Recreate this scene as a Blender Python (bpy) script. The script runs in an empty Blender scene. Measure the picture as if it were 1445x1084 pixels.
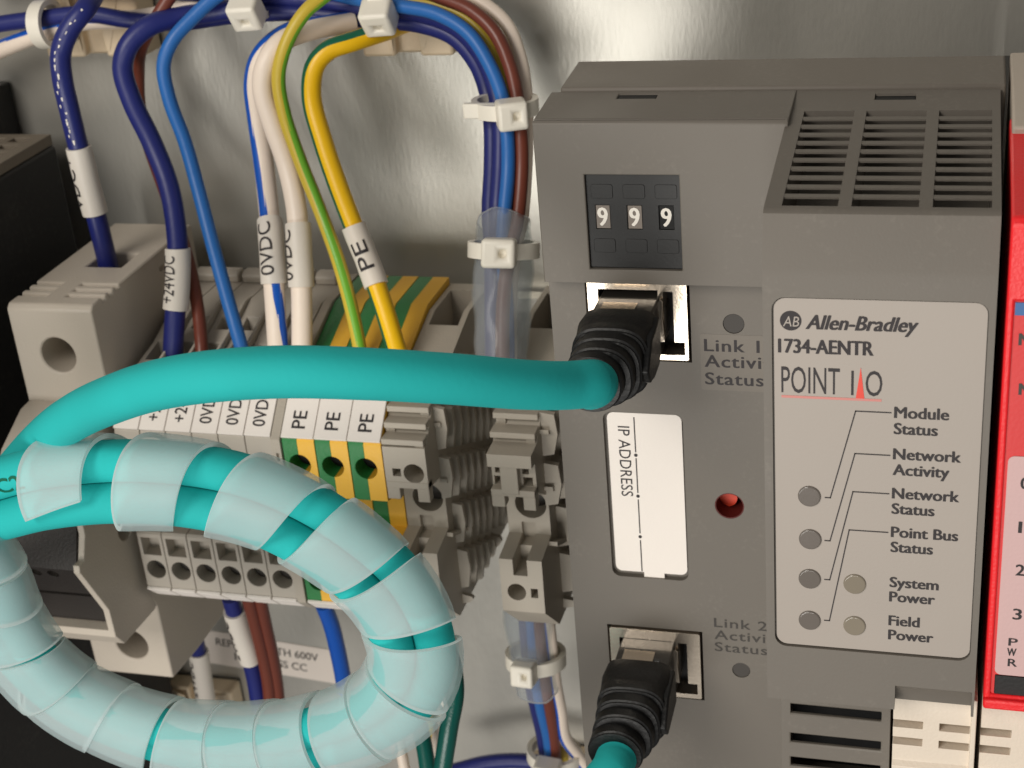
import bpy, bmesh, math, random
import numpy as np
from mathutils import Vector, Matrix
random.seed(7)
S = 0.001                      # everything below is written in millimetres
sc = bpy.context.scene
col = sc.collection

# ------------------------------------------------------------------ camera
R = np.array([[0.96254596, 0.08142847, 0.25860138], [0.04165378, 0.89809149, -0.43783174], [-0.26789967, 0.4322049, 0.86106254]])
_u, _s, _v = np.linalg.svd(R); R = _u @ _v
F, CX, CY = 2206.6, 722.5, 542.0
CAM = np.array([55.38, -236.0, 89.35])
cam = bpy.data.cameras.new('camera'); camo = bpy.data.objects.new('camera', cam); col.objects.link(camo)
cam.sensor_width = 36.0; cam.lens = 36.0 * F / 1445.0
cam.clip_start = 0.005; cam.clip_end = 20
_r = np.array([R[0, 0], R[0, 2], -R[0, 1]]); _d = np.array([R[1, 0], R[1, 2], -R[1, 1]]); _f = np.array([R[2, 0], R[2, 2], -R[2, 1]])
camo.matrix_world = Matrix(((_r[0], -_d[0], -_f[0], CAM[0] * S), (_r[1], -_d[1], -_f[1], CAM[1] * S), (_r[2], -_d[2], -_f[2], CAM[2] * S), (0, 0, 0, 1)))
cam.dof.use_dof = True; cam.dof.focus_distance = 0.185; cam.dof.aperture_fstop = 64.0
sc.camera = camo

def ray(px, py):
    w = R.T @ np.array([(px - CX) / F, (py - CY) / F, 1.0]); return np.array([w[0], w[2], -w[1]])
def U(px, py, y):              # the point of the plane at depth y that the photograph shows at (px, py)
    r = ray(px, py); return CAM + (y - CAM[1]) / r[1] * r
def UX(px, py, x):
    r = ray(px, py); return CAM + (x - CAM[0]) / r[0] * r

# ------------------------------------------------------------------ world and lamps
w = bpy.data.worlds.new('World'); sc.world = w; w.use_nodes = True
bg = w.node_tree.nodes['Background']; bg.inputs[0].default_value = (1.0, 0.97, 0.93, 1); bg.inputs[1].default_value = 0.18
def lamp(name, loc, aim, sx, sy, power, colr):
    l = bpy.data.lights.new(name, 'AREA'); l.shape = 'RECTANGLE'; l.size = sx * S; l.size_y = sy * S; l.energy = power; l.color = colr
    o = bpy.data.objects.new(name, l); col.objects.link(o); o.location = Vector(loc) * S
    o.rotation_euler = (Vector(aim) - Vector(loc)).to_track_quat('-Z', 'Y').to_euler(); return o
lamp('ceiling_lamp', (-230, -560, 330), (-10, -40, -10), 280, 280, 2.2, (1.0, 0.94, 0.86))
lamp('door_side_lamp', (-75, -640, -165), (0, 0, 0), 370, 210, 2.1, (1.0, 0.965, 0.91))
cy = sc.cycles; cy.max_bounces = 6; cy.diffuse_bounces = 3; cy.glossy_bounces = 3; cy.transmission_bounces = 3; cy.transparent_max_bounces = 10
vs = sc.view_settings; vs.view_transform = 'Standard'; vs.look = 'None'; vs.exposure = 0.0; vs.gamma = 1.0; vs.use_curve_mapping = False

# ------------------------------------------------------------------ materials
def lin(c):
    return tuple(((v / 255) / 12.92 if v / 255 <= 0.04045 else ((v / 255 + 0.055) / 1.055) ** 2.4) for v in c) + (1.0,)
def mat(name, rgb, rough=0.5, metal=0.0, vary=0.10, vscale=90, bump=0.15, bscale=2600, spec=0.5, emit=None, coat=0, sub=0, dust=0.0):
    m = bpy.data.materials.new(name); m.use_nodes = True; nt = m.node_tree; b = nt.nodes['Principled BSDF']
    c = lin(rgb); b.inputs['Roughness'].default_value = rough; b.inputs['Metallic'].default_value = metal
    b.inputs['Specular IOR Level'].default_value = spec; b.inputs['Coat Weight'].default_value = coat
    if sub: b.inputs['Subsurface Weight'].default_value = sub; b.inputs['Subsurface Scale'].default_value = 0.001
    geo = nt.nodes.new('ShaderNodeNewGeometry')
    n1 = nt.nodes.new('ShaderNodeTexNoise'); n1.inputs['Scale'].default_value = vscale; n1.inputs['Detail'].default_value = 2
    nt.links.new(geo.outputs['Position'], n1.inputs['Vector'])
    mx = nt.nodes.new('ShaderNodeMix'); mx.data_type = 'RGBA'
    mx.inputs[6].default_value = tuple(v * (1 - vary) for v in c[:3]) + (1,); mx.inputs[7].default_value = tuple(min(1, v * (1 + vary)) for v in c[:3]) + (1,)
    nt.links.new(n1.outputs[0], mx.inputs[0]); last = mx.outputs[2]
    if dust:                   # fine pale dust specks and smears
        n4 = nt.nodes.new('ShaderNodeTexNoise'); n4.inputs['Scale'].default_value = 1500; n4.inputs['Detail'].default_value = 2; nt.links.new(geo.outputs['Position'], n4.inputs['Vector'])
        n5 = nt.nodes.new('ShaderNodeTexNoise'); n5.inputs['Scale'].default_value = 55; n5.inputs['Detail'].default_value = 3; n5.inputs['Distortion'].default_value = 1.5; nt.links.new(geo.outputs['Position'], n5.inputs['Vector'])
        pr = nt.nodes.new('ShaderNodeMath'); pr.operation = 'MULTIPLY'; nt.links.new(n4.outputs[0], pr.inputs[0]); nt.links.new(n5.outputs[0], pr.inputs[1])
        m4 = nt.nodes.new('ShaderNodeMapRange'); m4.inputs[1].default_value = 0.30; m4.inputs[2].default_value = 0.46; m4.inputs[4].default_value = dust; nt.links.new(pr.outputs[0], m4.inputs[0])
        mx4 = nt.nodes.new('ShaderNodeMix'); mx4.data_type = 'RGBA'; mx4.inputs[7].default_value = lin((186, 178, 166)); nt.links.new(m4.outputs[0], mx4.inputs[0]); nt.links.new(last, mx4.inputs[6]); last = mx4.outputs[2]
    nt.links.new(last, b.inputs['Base Color'])
    mr = nt.nodes.new('ShaderNodeMapRange'); mr.inputs[3].default_value = max(0.03, rough - 0.08); mr.inputs[4].default_value = min(1, rough + 0.08)
    nt.links.new(n1.outputs[0], mr.inputs[0]); nt.links.new(mr.outputs[0], b.inputs['Roughness'])
    if bump:
        n2 = nt.nodes.new('ShaderNodeTexNoise'); n2.inputs['Scale'].default_value = bscale; n2.inputs['Detail'].default_value = 1
        nt.links.new(geo.outputs['Position'], n2.inputs['Vector'])
        bp = nt.nodes.new('ShaderNodeBump'); bp.inputs['Strength'].default_value = bump; bp.inputs['Distance'].default_value = 0.0002
        nt.links.new(n2.outputs[0], bp.inputs['Height']); nt.links.new(bp.outputs[0], b.inputs['Normal'])
    if emit:
        b.inputs['Emission Color'].default_value = lin(emit[0]); b.inputs['Emission Strength'].default_value = emit[1]
    return m
def clear_mat(name, rgb, through, rough=0.35, trans=0.3):     # milky see-through plastic
    m = mat(name, rgb, rough, bump=0.1, vary=0.06); nt = m.node_tree; b = nt.nodes['Principled BSDF']; out = nt.nodes['Material Output']
    tl = nt.nodes.new('ShaderNodeBsdfTranslucent'); tl.inputs[0].default_value = lin(rgb)
    tp = nt.nodes.new('ShaderNodeBsdfTransparent'); tp.inputs[0].default_value = (0.96, 0.98, 0.98, 1)
    m1 = nt.nodes.new('ShaderNodeMixShader'); m1.inputs[0].default_value = trans
    nt.links.new(b.outputs[0], m1.inputs[1]); nt.links.new(tl.outputs[0], m1.inputs[2])
    m2 = nt.nodes.new('ShaderNodeMixShader'); m2.inputs[0].default_value = through
    nt.links.new(m1.outputs[0], m2.inputs[1]); nt.links.new(tp.outputs[0], m2.inputs[2]); nt.links.new(m2.outputs[0], out.inputs[0])
    return m
M = {}
M['module'] = mat('module_grey_plastic', (110, 104, 96), 0.55, vary=0.09, bump=0.06, dust=0.06, bscale=3500)
M['module2'] = mat('module_rear_plastic', (118, 111, 102), 0.55, vary=0.09, bump=0.06, dust=0.06, bscale=3500)
M['label'] = mat('printed_label', (167, 158, 149), 0.5, vary=0.05, bump=0.03)
M['card'] = mat('white_card', (246, 238, 230), 0.6, vary=0.03, bump=0.1)
M['ink'] = mat('black_ink', (40, 34, 36), 0.6, vary=0.2, bump=0)
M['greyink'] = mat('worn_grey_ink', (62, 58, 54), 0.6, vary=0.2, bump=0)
M['redink'] = mat('red_ink', (228, 62, 42), 0.5, bump=0)
M['pinkink'] = mat('pale_red_ink', (205, 130, 122), 0.5, bump=0)
M['white'] = mat('white_print', (238, 232, 222), 0.5, bump=0)
M['led'] = mat('led_lens', (108, 101, 95), 0.16, vary=0.08, bump=0, coat=0.6)
M['led2'] = mat('led_lens_pale', (136, 127, 112), 0.16, vary=0.08, bump=0, coat=0.6)
M['black'] = mat('black_plastic', (15, 14, 14), 0.5, bump=0.08)
M['deep'] = mat('dark_cavity', (9, 9, 9), 0.7, bump=0)  # near-black: colour for shade inside slots and openings, and for black parts
M['rubber'] = mat('black_rubber', (8, 8, 9), 0.5, bump=0.3, bscale=1800, dust=0.03)
M['chrome'] = mat('plated_steel', (232, 218, 200), 0.24, 0.95, vary=0.05, bump=0.05)
M['plug'] = mat('smoky_plug_plastic', (52, 49, 45), 0.28, vary=0.15, bump=0.05, coat=0.5)
M['wheel'] = mat('thumbwheel_grey', (122, 112, 103), 0.5, bump=0)
M['liner'] = mat('dark_red_plastic', (92, 24, 18), 0.6, bump=0.1)
M['orange'] = mat('orange_plastic', (222, 66, 36), 0.5, bump=0.1)
M['red'] = mat('red_plastic', (238, 34, 40), 0.42, vary=0.04, bump=0.25)
M['redlab'] = mat('red_label', (214, 52, 52), 0.5, vary=0.04, bump=0.1)
M['pinklab'] = mat('pale_pink_label', (206, 172, 170), 0.5, vary=0.04, bump=0.1)
M['bluebar'] = mat('blue_print', (52, 102, 160), 0.5, bump=0)
M['cream'] = mat('cream_plastic', (224, 211, 194), 0.5, vary=0.04, bump=0.2)
M['creamslot'] = mat('slot_shadow_plastic', (128, 112, 104), 0.6, bump=0)
M['beige'] = mat('beige_plastic', (190, 178, 164), 0.55, vary=0.04, bump=0.2)
M['term'] = mat('terminal_grey', (180, 172, 160), 0.5, vary=0.08, bump=0.15)
M['term2'] = mat('clamp_grey', (180, 171, 157), 0.5, vary=0.1, bump=0.15)
M['fuse'] = mat('fuse_holder_grey', (196, 186, 172), 0.5, vary=0.05, bump=0.25)
M['handle'] = mat('fuse_handle_dark', (46, 42, 40), 0.5, bump=0.3)
M['green'] = mat('earth_green', (38, 128, 66), 0.45, vary=0.05, bump=0.2)
M['yellow'] = mat('earth_yellow', (246, 190, 60), 0.45, vary=0.05, bump=0.2)
M['teal'] = mat('teal_cable_jacket', (36, 182, 180), 0.78, vary=0.10, bump=0.08, bscale=1500, spec=0.3)
M['teal2'] = mat('dark_green_insulation', (4, 92, 82), 0.3, vary=0.05, bump=0.15)
M['navy'] = mat('navy_insulation', (30, 38, 108), 0.42, vary=0.08, bump=0.12, bscale=900)
M['blue'] = mat('blue_insulation', (38, 104, 178), 0.42, vary=0.06, bump=0.12, bscale=900)
M['brown'] = mat('brown_insulation', (112, 56, 42), 0.36, vary=0.08, bump=0.12, bscale=900)
M['wwhite'] = mat('white_insulation', (244, 228, 212), 0.42, vary=0.04, bump=0.12, bscale=900)
M['wyellow'] = mat('yellow_insulation', (246, 194, 14), 0.36, vary=0.04, bump=0.12, bscale=900)
M['wyellow2'] = mat('dull_yellow_insulation', (206, 180, 62), 0.38, vary=0.04, bump=0.12, bscale=900)
M['wgreen'] = mat('green_stripe', (10, 96, 70), 0.36, vary=0.05, bump=0.1)
M['wgreen2'] = mat('light_green_stripe', (112, 176, 48), 0.38, vary=0.05, bump=0.1)
M['wblue'] = mat('blue_stripe', (14, 86, 186), 0.36, vary=0.05, bump=0.1)
M['nylon'] = mat('natural_nylon', (240, 234, 220), 0.38, vary=0.04, bump=0.1)
M['mount'] = mat('ivory_mount', (226, 206, 176), 0.45, vary=0.05, bump=0.15)
M['sleeve'] = clear_mat('marker_sleeve', (242, 234, 222), 0.10, 0.45, 0.1)
M['shrink'] = clear_mat('clear_tubing', (216, 219, 222), 0.76, 0.12, 0.35)
M['spiral'] = clear_mat('spiral_wrap_plastic', (240, 250, 253), 0.62, 0.42, 0.3)
M['spiraledge'] = clear_mat('spiral_wrap_cut_edge', (250, 252, 250), 0.05, 0.3, 0.5)
M['relay'] = mat('relay_black', (20, 20, 22), 0.6, bump=0.2, dust=0.03)
M['relaytop'] = mat('relay_top_grey', (120, 110, 96), 0.6, vary=0.2, bump=0.3)
M['sticker'] = mat('paper_sticker', (222, 212, 202), 0.6, vary=0.04, bump=0.1)
# galvanised sheet
def sheet():
    m = bpy.data.materials.new('galvanised_sheet'); m.use_nodes = True; nt = m.node_tree; b = nt.nodes['Principled BSDF']
    geo = nt.nodes.new('ShaderNodeNewGeometry')
    mp = nt.nodes.new('ShaderNodeMapping'); mp.inputs['Scale'].default_value = (1, 1, 0.3); nt.links.new(geo.outputs['Position'], mp.inputs[0])
    v = nt.nodes.new('ShaderNodeTexVoronoi'); v.inputs['Scale'].default_value = 700; nt.links.new(mp.outputs[0], v.inputs['Vector'])
    n = nt.nodes.new('ShaderNodeTexNoise'); n.inputs['Scale'].default_value = 45; n.inputs['Detail'].default_value = 5; nt.links.new(mp.outputs[0], n.inputs['Vector'])
    n3 = nt.nodes.new('ShaderNodeTexNoise'); n3.inputs['Scale'].default_value = 1700; n3.inputs['Detail'].default_value = 3; nt.links.new(mp.outputs[0], n3.inputs['Vector'])
    cr = nt.nodes.new('ShaderNodeMix'); cr.data_type = 'RGBA'; cr.inputs[6].default_value = lin((172, 170, 163)); cr.inputs[7].default_value = lin((206, 203, 194))
    nt.links.new(n.outputs[0], cr.inputs[0]); nt.links.new(cr.outputs[2], b.inputs['Base Color'])
    b.inputs['Metallic'].default_value = 0.66
    mr = nt.nodes.new('ShaderNodeMapRange'); mr.inputs[3].default_value = 0.26; mr.inputs[4].default_value = 0.5; nt.links.new(n.outputs[0], mr.inputs[0]); nt.links.new(mr.outputs[0], b.inputs['Roughness'])
    ad = nt.nodes.new('ShaderNodeMath'); ad.operation = 'ADD'; nt.links.new(n3.outputs[0], ad.inputs[0]); nt.links.new(v.outputs['Color'], ad.inputs[1])
    bp = nt.nodes.new('ShaderNodeBump'); bp.inputs['Strength'].default_value = 0.10; bp.inputs['Distance'].default_value = 0.0003
    nt.links.new(ad.outputs[0], bp.inputs['Height']); nt.links.new(bp.outputs[0], b.inputs['Normal'])
    return m
M['sheet'] = sheet()

# ------------------------------------------------------------------ mesh helpers (mm)
WL = {}
def empty(name, base, label, cat, group=None):
    o = bpy.data.objects.new(name, None); col.objects.link(o); o.empty_display_size = 0.002
    base = np.array(base, float); o.location = base * S; WL[o] = base
    o['label'] = label; o['category'] = cat
    if group: o['group'] = group
    return o
def link(name, bm, m, parent=None, bevel=0, smooth=38, label=None, cat=None, group=None, kind=None, seg=2):
    bm.normal_update()
    vs_ = np.array([v.co for v in bm.verts]); c = (vs_.min(0) + vs_.max(0)) / 2
    for v in bm.verts: v.co = (v.co - Vector(c)) * S
    me = bpy.data.meshes.new(name); bm.to_mesh(me); bm.free(); me.materials.append(M[m] if isinstance(m, str) else m)
    if smooth:
        me.polygons.foreach_set('use_smooth', [True] * len(me.polygons)); me.set_sharp_from_angle(angle=math.radians(smooth))
    o = bpy.data.objects.new(name, me); col.objects.link(o)
    if parent is not None:
        o.parent = parent; o.location = (c - WL[parent]) * S
    else: o.location = c * S
    WL[o] = c
    if bevel:
        b = o.modifiers.new('bevel', 'BEVEL'); b.width = bevel * S; b.segments = seg; b.limit_method = 'ANGLE'; b.angle_limit = math.radians(40); b.use_clamp_overlap = True
    if label: o['label'] = label
    if cat: o['category'] = cat
    if group: o['group'] = group
    if kind: o['kind'] = kind
    return o
def NB(): return bmesh.new()
def poly(bm, pts, vec):       # polygon extruded by vec
    a = [bm.verts.new(Vector(p)) for p in pts]; b = [bm.verts.new(Vector(p) + Vector(vec)) for p in pts]; n = len(a)
    bm.faces.new(a); bm.faces.new(b[::-1])
    for i in range(n): bm.faces.new((a[i], b[i], b[(i + 1) % n], a[(i + 1) % n]))
    bmesh.ops.recalc_face_normals(bm, faces=bm.faces)
    return bm
def box(bm, x0, x1, y0, y1, z0, z1):
    v = [bm.verts.new((x, y, z)) for x in (x0, x1) for y in (y0, y1) for z in (z0, z1)]
    for f in ((0, 1, 3, 2), (4, 6, 7, 5), (0, 4, 5, 1), (2, 3, 7, 6), (0, 2, 6, 4), (1, 5, 7, 3)): bm.faces.new([v[i] for i in f])
    bmesh.ops.recalc_face_normals(bm, faces=bm.faces); return bm
def prismx(bm, prof, x0, x1): return poly(bm, [(x0, y, z) for y, z in prof], (x1 - x0, 0, 0))
def prismy(bm, outl, y0, y1): return poly(bm, [(x, y0, z) for x, z in outl], (0, y1 - y0, 0))
def rrect(x0, x1, z0, z1, r, n=5):
    o = []
    for cx, cz, a0 in ((x1 - r, z1 - r, 0), (x0 + r, z1 - r, 90), (x0 + r, z0 + r, 180), (x1 - r, z0 + r, 270)):
        for i in range(n + 1):
            a = math.radians(a0 + 90 * i / n); o.append((cx + r * math.cos(a), cz + r * math.sin(a)))
    return o
def cyl(bm, p0, p1, r, n=24, r1=None):
    p0, p1 = np.array(p0, float), np.array(p1, float); t = (p1 - p0) / np.linalg.norm(p1 - p0)
    a = np.cross(t, (0, 0, 1) if abs(t[2]) < 0.9 else (1, 0, 0)); a /= np.linalg.norm(a); b = np.cross(t, a); r1 = r if r1 is None else r1
    A = [bm.verts.new(p0 + r * (a * math.cos(k) + b * math.sin(k))) for k in np.linspace(0, 2 * math.pi, n, endpoint=False)]
    B = [bm.verts.new(p1 + r1 * (a * math.cos(k) + b * math.sin(k))) for k in np.linspace(0, 2 * math.pi, n, endpoint=False)]
    bm.faces.new(A); bm.faces.new(B[::-1])
    for i in range(n): bm.faces.new((A[i], B[i], B[(i + 1) % n], A[(i + 1) % n]))
    bmesh.ops.recalc_face_normals(bm, faces=bm.faces); return bm
def cut(bm, cutters):          # real holes: exact boolean difference
    me = bpy.data.meshes.new('t'); bm.to_mesh(me); bm.free(); o = bpy.data.objects.new('t', me); col.objects.link(o); rm = [o]
    for c in cutters:
        m2 = bpy.data.meshes.new('c'); c.to_mesh(m2); c.free(); co = bpy.data.objects.new('c', m2); col.objects.link(co); rm.append(co)
        md = o.modifiers.new('b', 'BOOLEAN'); md.operation = 'DIFFERENCE'; md.object = co; md.solver = 'EXACT'
    dg = bpy.context.evaluated_depsgraph_get(); dg.update(); ev = o.evaluated_get(dg); nb = bmesh.new(); nb.from_mesh(ev.to_mesh()); ev.to_mesh_clear()
    for q in rm:
        d = q.data; bpy.data.objects.remove(q); bpy.data.meshes.remove(d)
    return nb
# ---- paths
def spline(pts, step=0.6):
    P = np.array(pts, float); Q = np.vstack([2 * P[0] - P[1], P, 2 * P[-1] - P[-2]]); out = []
    for i in range(1, len(Q) - 2):
        p0, p1, p2, p3 = Q[i - 1:i + 3]; n = max(2, int(np.linalg.norm(p2 - p1) / step))
        d = [max(1e-6, np.linalg.norm(b - a)) ** 0.5 for a, b in ((p0, p1), (p1, p2), (p2, p3))]
        m1 = (p2 - p1) + d[1] * ((p1 - p0) / d[0] - (p2 - p0) / (d[0] + d[1])); m2 = (p2 - p1) + d[1] * ((p3 - p2) / d[2] - (p3 - p1) / (d[1] + d[2]))
        for k in range(n):
            t = k / n; out.append((2 * t**3 - 3 * t * t + 1) * p1 + (t**3 - 2 * t * t + t) * m1 + (-2 * t**3 + 3 * t * t) * p2 + (t**3 - t * t) * m2)
    out.append(Q[-2]); out = np.array(out)
    s = np.concatenate([[0], np.cumsum(np.linalg.norm(np.diff(out, axis=0), axis=1))]); n = max(3, int(s[-1] / step)); ss = np.linspace(0, s[-1], n)
    return np.stack([np.interp(ss, s, out[:, k]) for k in range(3)], 1)
def frames(P):                 # tangent, N (sideways), B (towards the viewer)
    T = np.gradient(P, axis=0); T /= np.linalg.norm(T, axis=1)[:, None]; Bs = []; b = None
    for t in T:
        ref = np.array((0.0, -1.0, 0.0)); c = ref - t * (ref @ t)
        if np.linalg.norm(c) > 0.35 or b is None: b2 = c
        else: b2 = b - t * (b @ t)
        b = b2 / np.linalg.norm(b2); Bs.append(b)
    B = np.array(Bs); N = np.cross(B, T); return T, N, B
class Path:
    def __init__(s, pts, step=0.6):
        s.P = spline(pts, step); s.T, s.N, s.B = frames(s.P); s.s = np.concatenate([[0], np.cumsum(np.linalg.norm(np.diff(s.P, axis=0), axis=1))]); s.L = s.s[-1]
    def at(s, q):
        f = lambda A: np.array([np.interp(q, s.s, A[:, k]) for k in range(3)])
        return f(s.P), f(s.T), f(s.N), f(s.B)
    def near(s, pt): return s.s[np.argmin(np.linalg.norm(s.P - np.array(pt), axis=1))]
def tube(bm, path, r, a=0.0, b=None, n=16, rf=None, cap=True):
    b = path.L if b is None else b; k = max(3, int((b - a) / 0.6)); rings = []
    for q in np.linspace(a, b, k):
        p, t, N, B = path.at(q); rr = r if rf is None else r * rf((q - a) / (b - a))
        rings.append([bm.verts.new(p + rr * (N * math.cos(x) + B * math.sin(x))) for x in np.linspace(0, 2 * math.pi, n, endpoint=False)])
    for A, Bq in zip(rings, rings[1:]):
        for i in range(n): bm.faces.new((A[i], A[(i + 1) % n], Bq[(i + 1) % n], Bq[i]))
    if cap: bm.faces.new(rings[0][::-1]); bm.faces.new(rings[-1])
    bmesh.ops.recalc_face_normals(bm, faces=bm.faces); return bm
def stripe(bm, path, r, th, half, a=0.0, b=None, n=5):     # band of colour moulded along a wire, th(f) its angle
    b = path.L if b is None else b; k = max(3, int((b - a) / 0.6)); rings = []
    for q in np.linspace(a, b, k):
        p, t, N, B = path.at(q); f = (q - a) / (b - a); c = th(f) if callable(th) else th
        rings.append([bm.verts.new(p + (r + (0.03 if 0 < i < n - 1 else -0.02)) * (N * math.cos(x) + B * math.sin(x))) for i, x in enumerate(np.linspace(c - half, c + half, n))])
    for A, Bq in zip(rings, rings[1:]):
        for i in range(n - 1): bm.faces.new((A[i], A[i + 1], Bq[i + 1], Bq[i]))
    return bm
# ---- lettering
def text2d(s, bold=0.0, space=1.0):
    cu = bpy.data.curves.new('t', 'FONT'); cu.body = s; cu.size = 1; cu.offset = bold; cu.space_character = space; cu.resolution_u = 3; cu.fill_mode = 'FRONT'
    o = bpy.data.objects.new('t', cu); col.objects.link(o); dg = bpy.context.evaluated_depsgraph_get(); dg.update(); ev = o.evaluated_get(dg); me = ev.to_mesh()
    V = np.array([v.co[:2] for v in me.vertices]); Fc = [tuple(p.vertices) for p in me.polygons]; ev.to_mesh_clear(); bpy.data.objects.remove(o); bpy.data.curves.remove(cu)
    return V, Fc
_capH = text2d('H')[0][:, 1].max()
def textmesh(bm, s, org, u, v, cap, width=None, bold=0.0, shear=0.0, n=None, xs=1.0, space=1.0):
    V, Fc = text2d(s, 0.0, space); V = V / _capH * cap; V[:, 0] -= V[:, 0].min()
    if width: V[:, 0] *= width / V[:, 0].max()
    else: V[:, 0] *= xs
    V[:, 0] += shear * V[:, 1]; u, v = np.array(u, float), np.array(v, float); nn = np.cross(u, v) if n is None else np.array(n, float)
    sh = bold * 3.2 * cap      # bold: overprinted with small shifts
    for k, (da, db) in enumerate(((0, 0),) if not bold else ((0, 0), (-sh, 0), (sh, 0), (0, sh * 0.4))):
        vs_ = [bm.verts.new(np.array(org) + u * (a + da) + v * (b + db) + nn * (0.04 + 0.004 * k)) for a, b in V]
        for f in Fc:
            try: bm.faces.new([vs_[i] for i in f])
            except ValueError: pass
    return V[:, 0].max()
def wraptext(bm, path, q0, q1, r, s, th0, cap, bold=0.01, rev=True):
    # lettering bent round a sleeve: runs from q1 back to q0 (upwards), letter tops towards the left
    V, Fc = text2d(s, bold); V = V / _capH * cap; V[:, 0] -= V[:, 0].min(); V[:, 0] *= (q1 - q0) / V[:, 0].max(); vs_ = []
    fb = bmesh.new(); fv = [fb.verts.new((a, b, 0)) for a, b in V]
    for f in Fc:
        try: fb.faces.new([fv[i] for i in f])
        except ValueError: pass
    bmesh.ops.triangulate(fb, faces=fb.faces[:]); bmesh.ops.subdivide_edges(fb, edges=fb.edges[:], cuts=3, use_grid_fill=True)
    fb.verts.index_update(); V = np.array([v.co[:2] for v in fb.verts]); Fc = [tuple(v.index for v in f.verts) for f in fb.faces]; fb.free()
    for a, b in V:
        q = q1 - a if rev else q0 + a; p, t, N, B = path.at(q); th = th0 + ((b - cap / 2) / r if rev else -(b - cap / 2) / r)
        vs_.append(bm.verts.new(p + (r + 0.04) * (N * math.cos(th) + B * math.sin(th))))
    for f in Fc:
        try: bm.faces.new([vs_[i] for i in f])
        except ValueError: pass
EX, EZ = (1, 0, 0), (0, 0, 1)

# ================================================================== SETTING
bm = NB(); box(bm, -420, 320, 0, 3, -330, 330)
link('back_panel', bm, 'sheet', kind='structure', smooth=0)
bm = NB(); prismx(bm, [(-0.05, -36), (-1.05, -36), (-1.05, -43.0), (-6.5, -43.0), (-6.5, -44.5), (-7.5, -44.5), (-7.5, -42), (-2.05, -42), (-2.05, -12), (-7.5, -12), (-7.5, -9.5), (-6.5, -9.5), (-6.5, -11), (-1.05, -11), (-1.05, -18), (-0.05, -18)], -150, 120)
link('mounting_rail', bm, 'sheet', smooth=0, label='plated steel mounting rail running behind the terminal blocks', cat='rail')

# ================================================================== NETWORK ADAPTER MODULE
MX0, MX1 = 6.1, 60.0
mod = empty('network_adapter', (33, -8, -60), 'grey plastic network adapter module with printed label and two sockets', 'module')
def jackrect(k): return (11.1, 23.75, 4.5, 15.6) if k == 0 else (11.1, 23.85, -48.4, -37.4)
bm = NB(); box(bm, MX0, MX1, -58, -8, -80, 20)
cs = []
for k in (0, 1):
    x0, x1, z0, z1 = jackrect(k); c = NB(); box(c, x0 - 0.35, x1 + 0.35, -60, -40, z0 - 0.35, z1 + 0.35); cs.append(c)
c = NB(); prismy(c, rrect(12.0, 22.6, -28.9, -3.4, 1.2), -60, -57.2); cs.append(c)
c = NB(); cyl(c, (28.4, -60, -16.6), (28.4, -50, -16.6), 1.95, 28); cs.append(c)
for zz in (9.7, -42.95):
    c = NB(); cyl(c, (29.47, -60, zz), (29.47, -57.5, zz), 1.35 if zz > 0 else 1.25, 24); cs.append(c)
bm = cut(bm, cs)
link('front_housing', bm, 'module', mod, smooth=30)
# header over the top socket, with the thumbwheel recess
bm = NB(); prismx(bm, [(-60.5, 15.75), (-60.5, 36.2), (-60.2, 36.45), (-50.4, 37.25), (-50.4, 15.75)], MX0 + 0.1, 36.6)
c1 = NB(); box(c1, 12.2, 23.75, -63, -59.3, 17.6, 29.85)
c2 = NB(); box(c2, 15.0, 19.9, -52.9, -51.2, 33.0, 39)
c3 = NB(); box(c3, MX0 - 1, 36.2, -59.95, -59.5, 35.7, 39)
bm = cut(bm, [c1, c2, c3]); link('header_cover', bm, 'module', mod, bevel=0.35, smooth=30)
bm = NB(); prismx(bm, [(-50.1, 20.0), (-50.1, 37.45), (-49.8, 37.7), (-39.6, 38.3), (-39.4, 20.0)], MX0 + 1.2, MX1 + 0.5)
link('rear_cover', bm, 'module2', mod, bevel=0.25, smooth=30)
# bulging label carrier: sloped vent top, rounded brow
BX0, BX1 = 36.2, 59.9
prof = [(-50.5, 37.15), (-55.0, 36.4)]
prof += [(-80.6, 33.35), (-81.1, 33.2), (-81.5, 32.9), (-81.75, 32.3), (-82.75, 27.3), (-82.93, 26.6)]
prof += [(-83, -28.0), (-70.5, -28.0), (-58.1, -28.0), (-58.1, 15.0), (-50.5, 19)]
bm = NB(); prismx(bm, prof, BX0, BX1)
cs = []
def vtop(y): return 36.4 + (y + 55.0) * (36.4 - 33.35) / 25.6
vcols = [(38.0, 43.75), (45.1, 51.85), (53.2, 59.0)]
VY0, VY1 = -55.9, -81.0
for x0, x1 in vcols:
    c = NB(); poly(c, [(x0, -56.0, vtop(-56.0) + 1), (x0, -80.4, vtop(-80.4) + 1), (x0, -80.4, vtop(-80.4) - 7), (x0, -56.0, vtop(-56.0) - 7)], (x1 - x0, 0, 0)); cs.append(c)
c = NB(); prismy(c, rrect(37.15, 59.2, -20.3, 24.1, 1.4), -84, -82.45); cs.append(c)
c = NB(); box(c, 45.8, 50.5, -53.1, -51.4, 32.5, 39); cs.append(c)
c = NB(); cyl(c, (51.0, -86.4, -29.0), (59.6, -86.4, -29.0), 5.6, 40); cs.append(c)
bm = cut(bm, cs); carrier = link('label_carrier', bm, 'module', mod, smooth=30)
grille = link('vent_backing', box(NB(), 37.6, 59.3, -81.0, -55.6, 26.2, 26.6), 'deep', mod, smooth=0)
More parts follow.
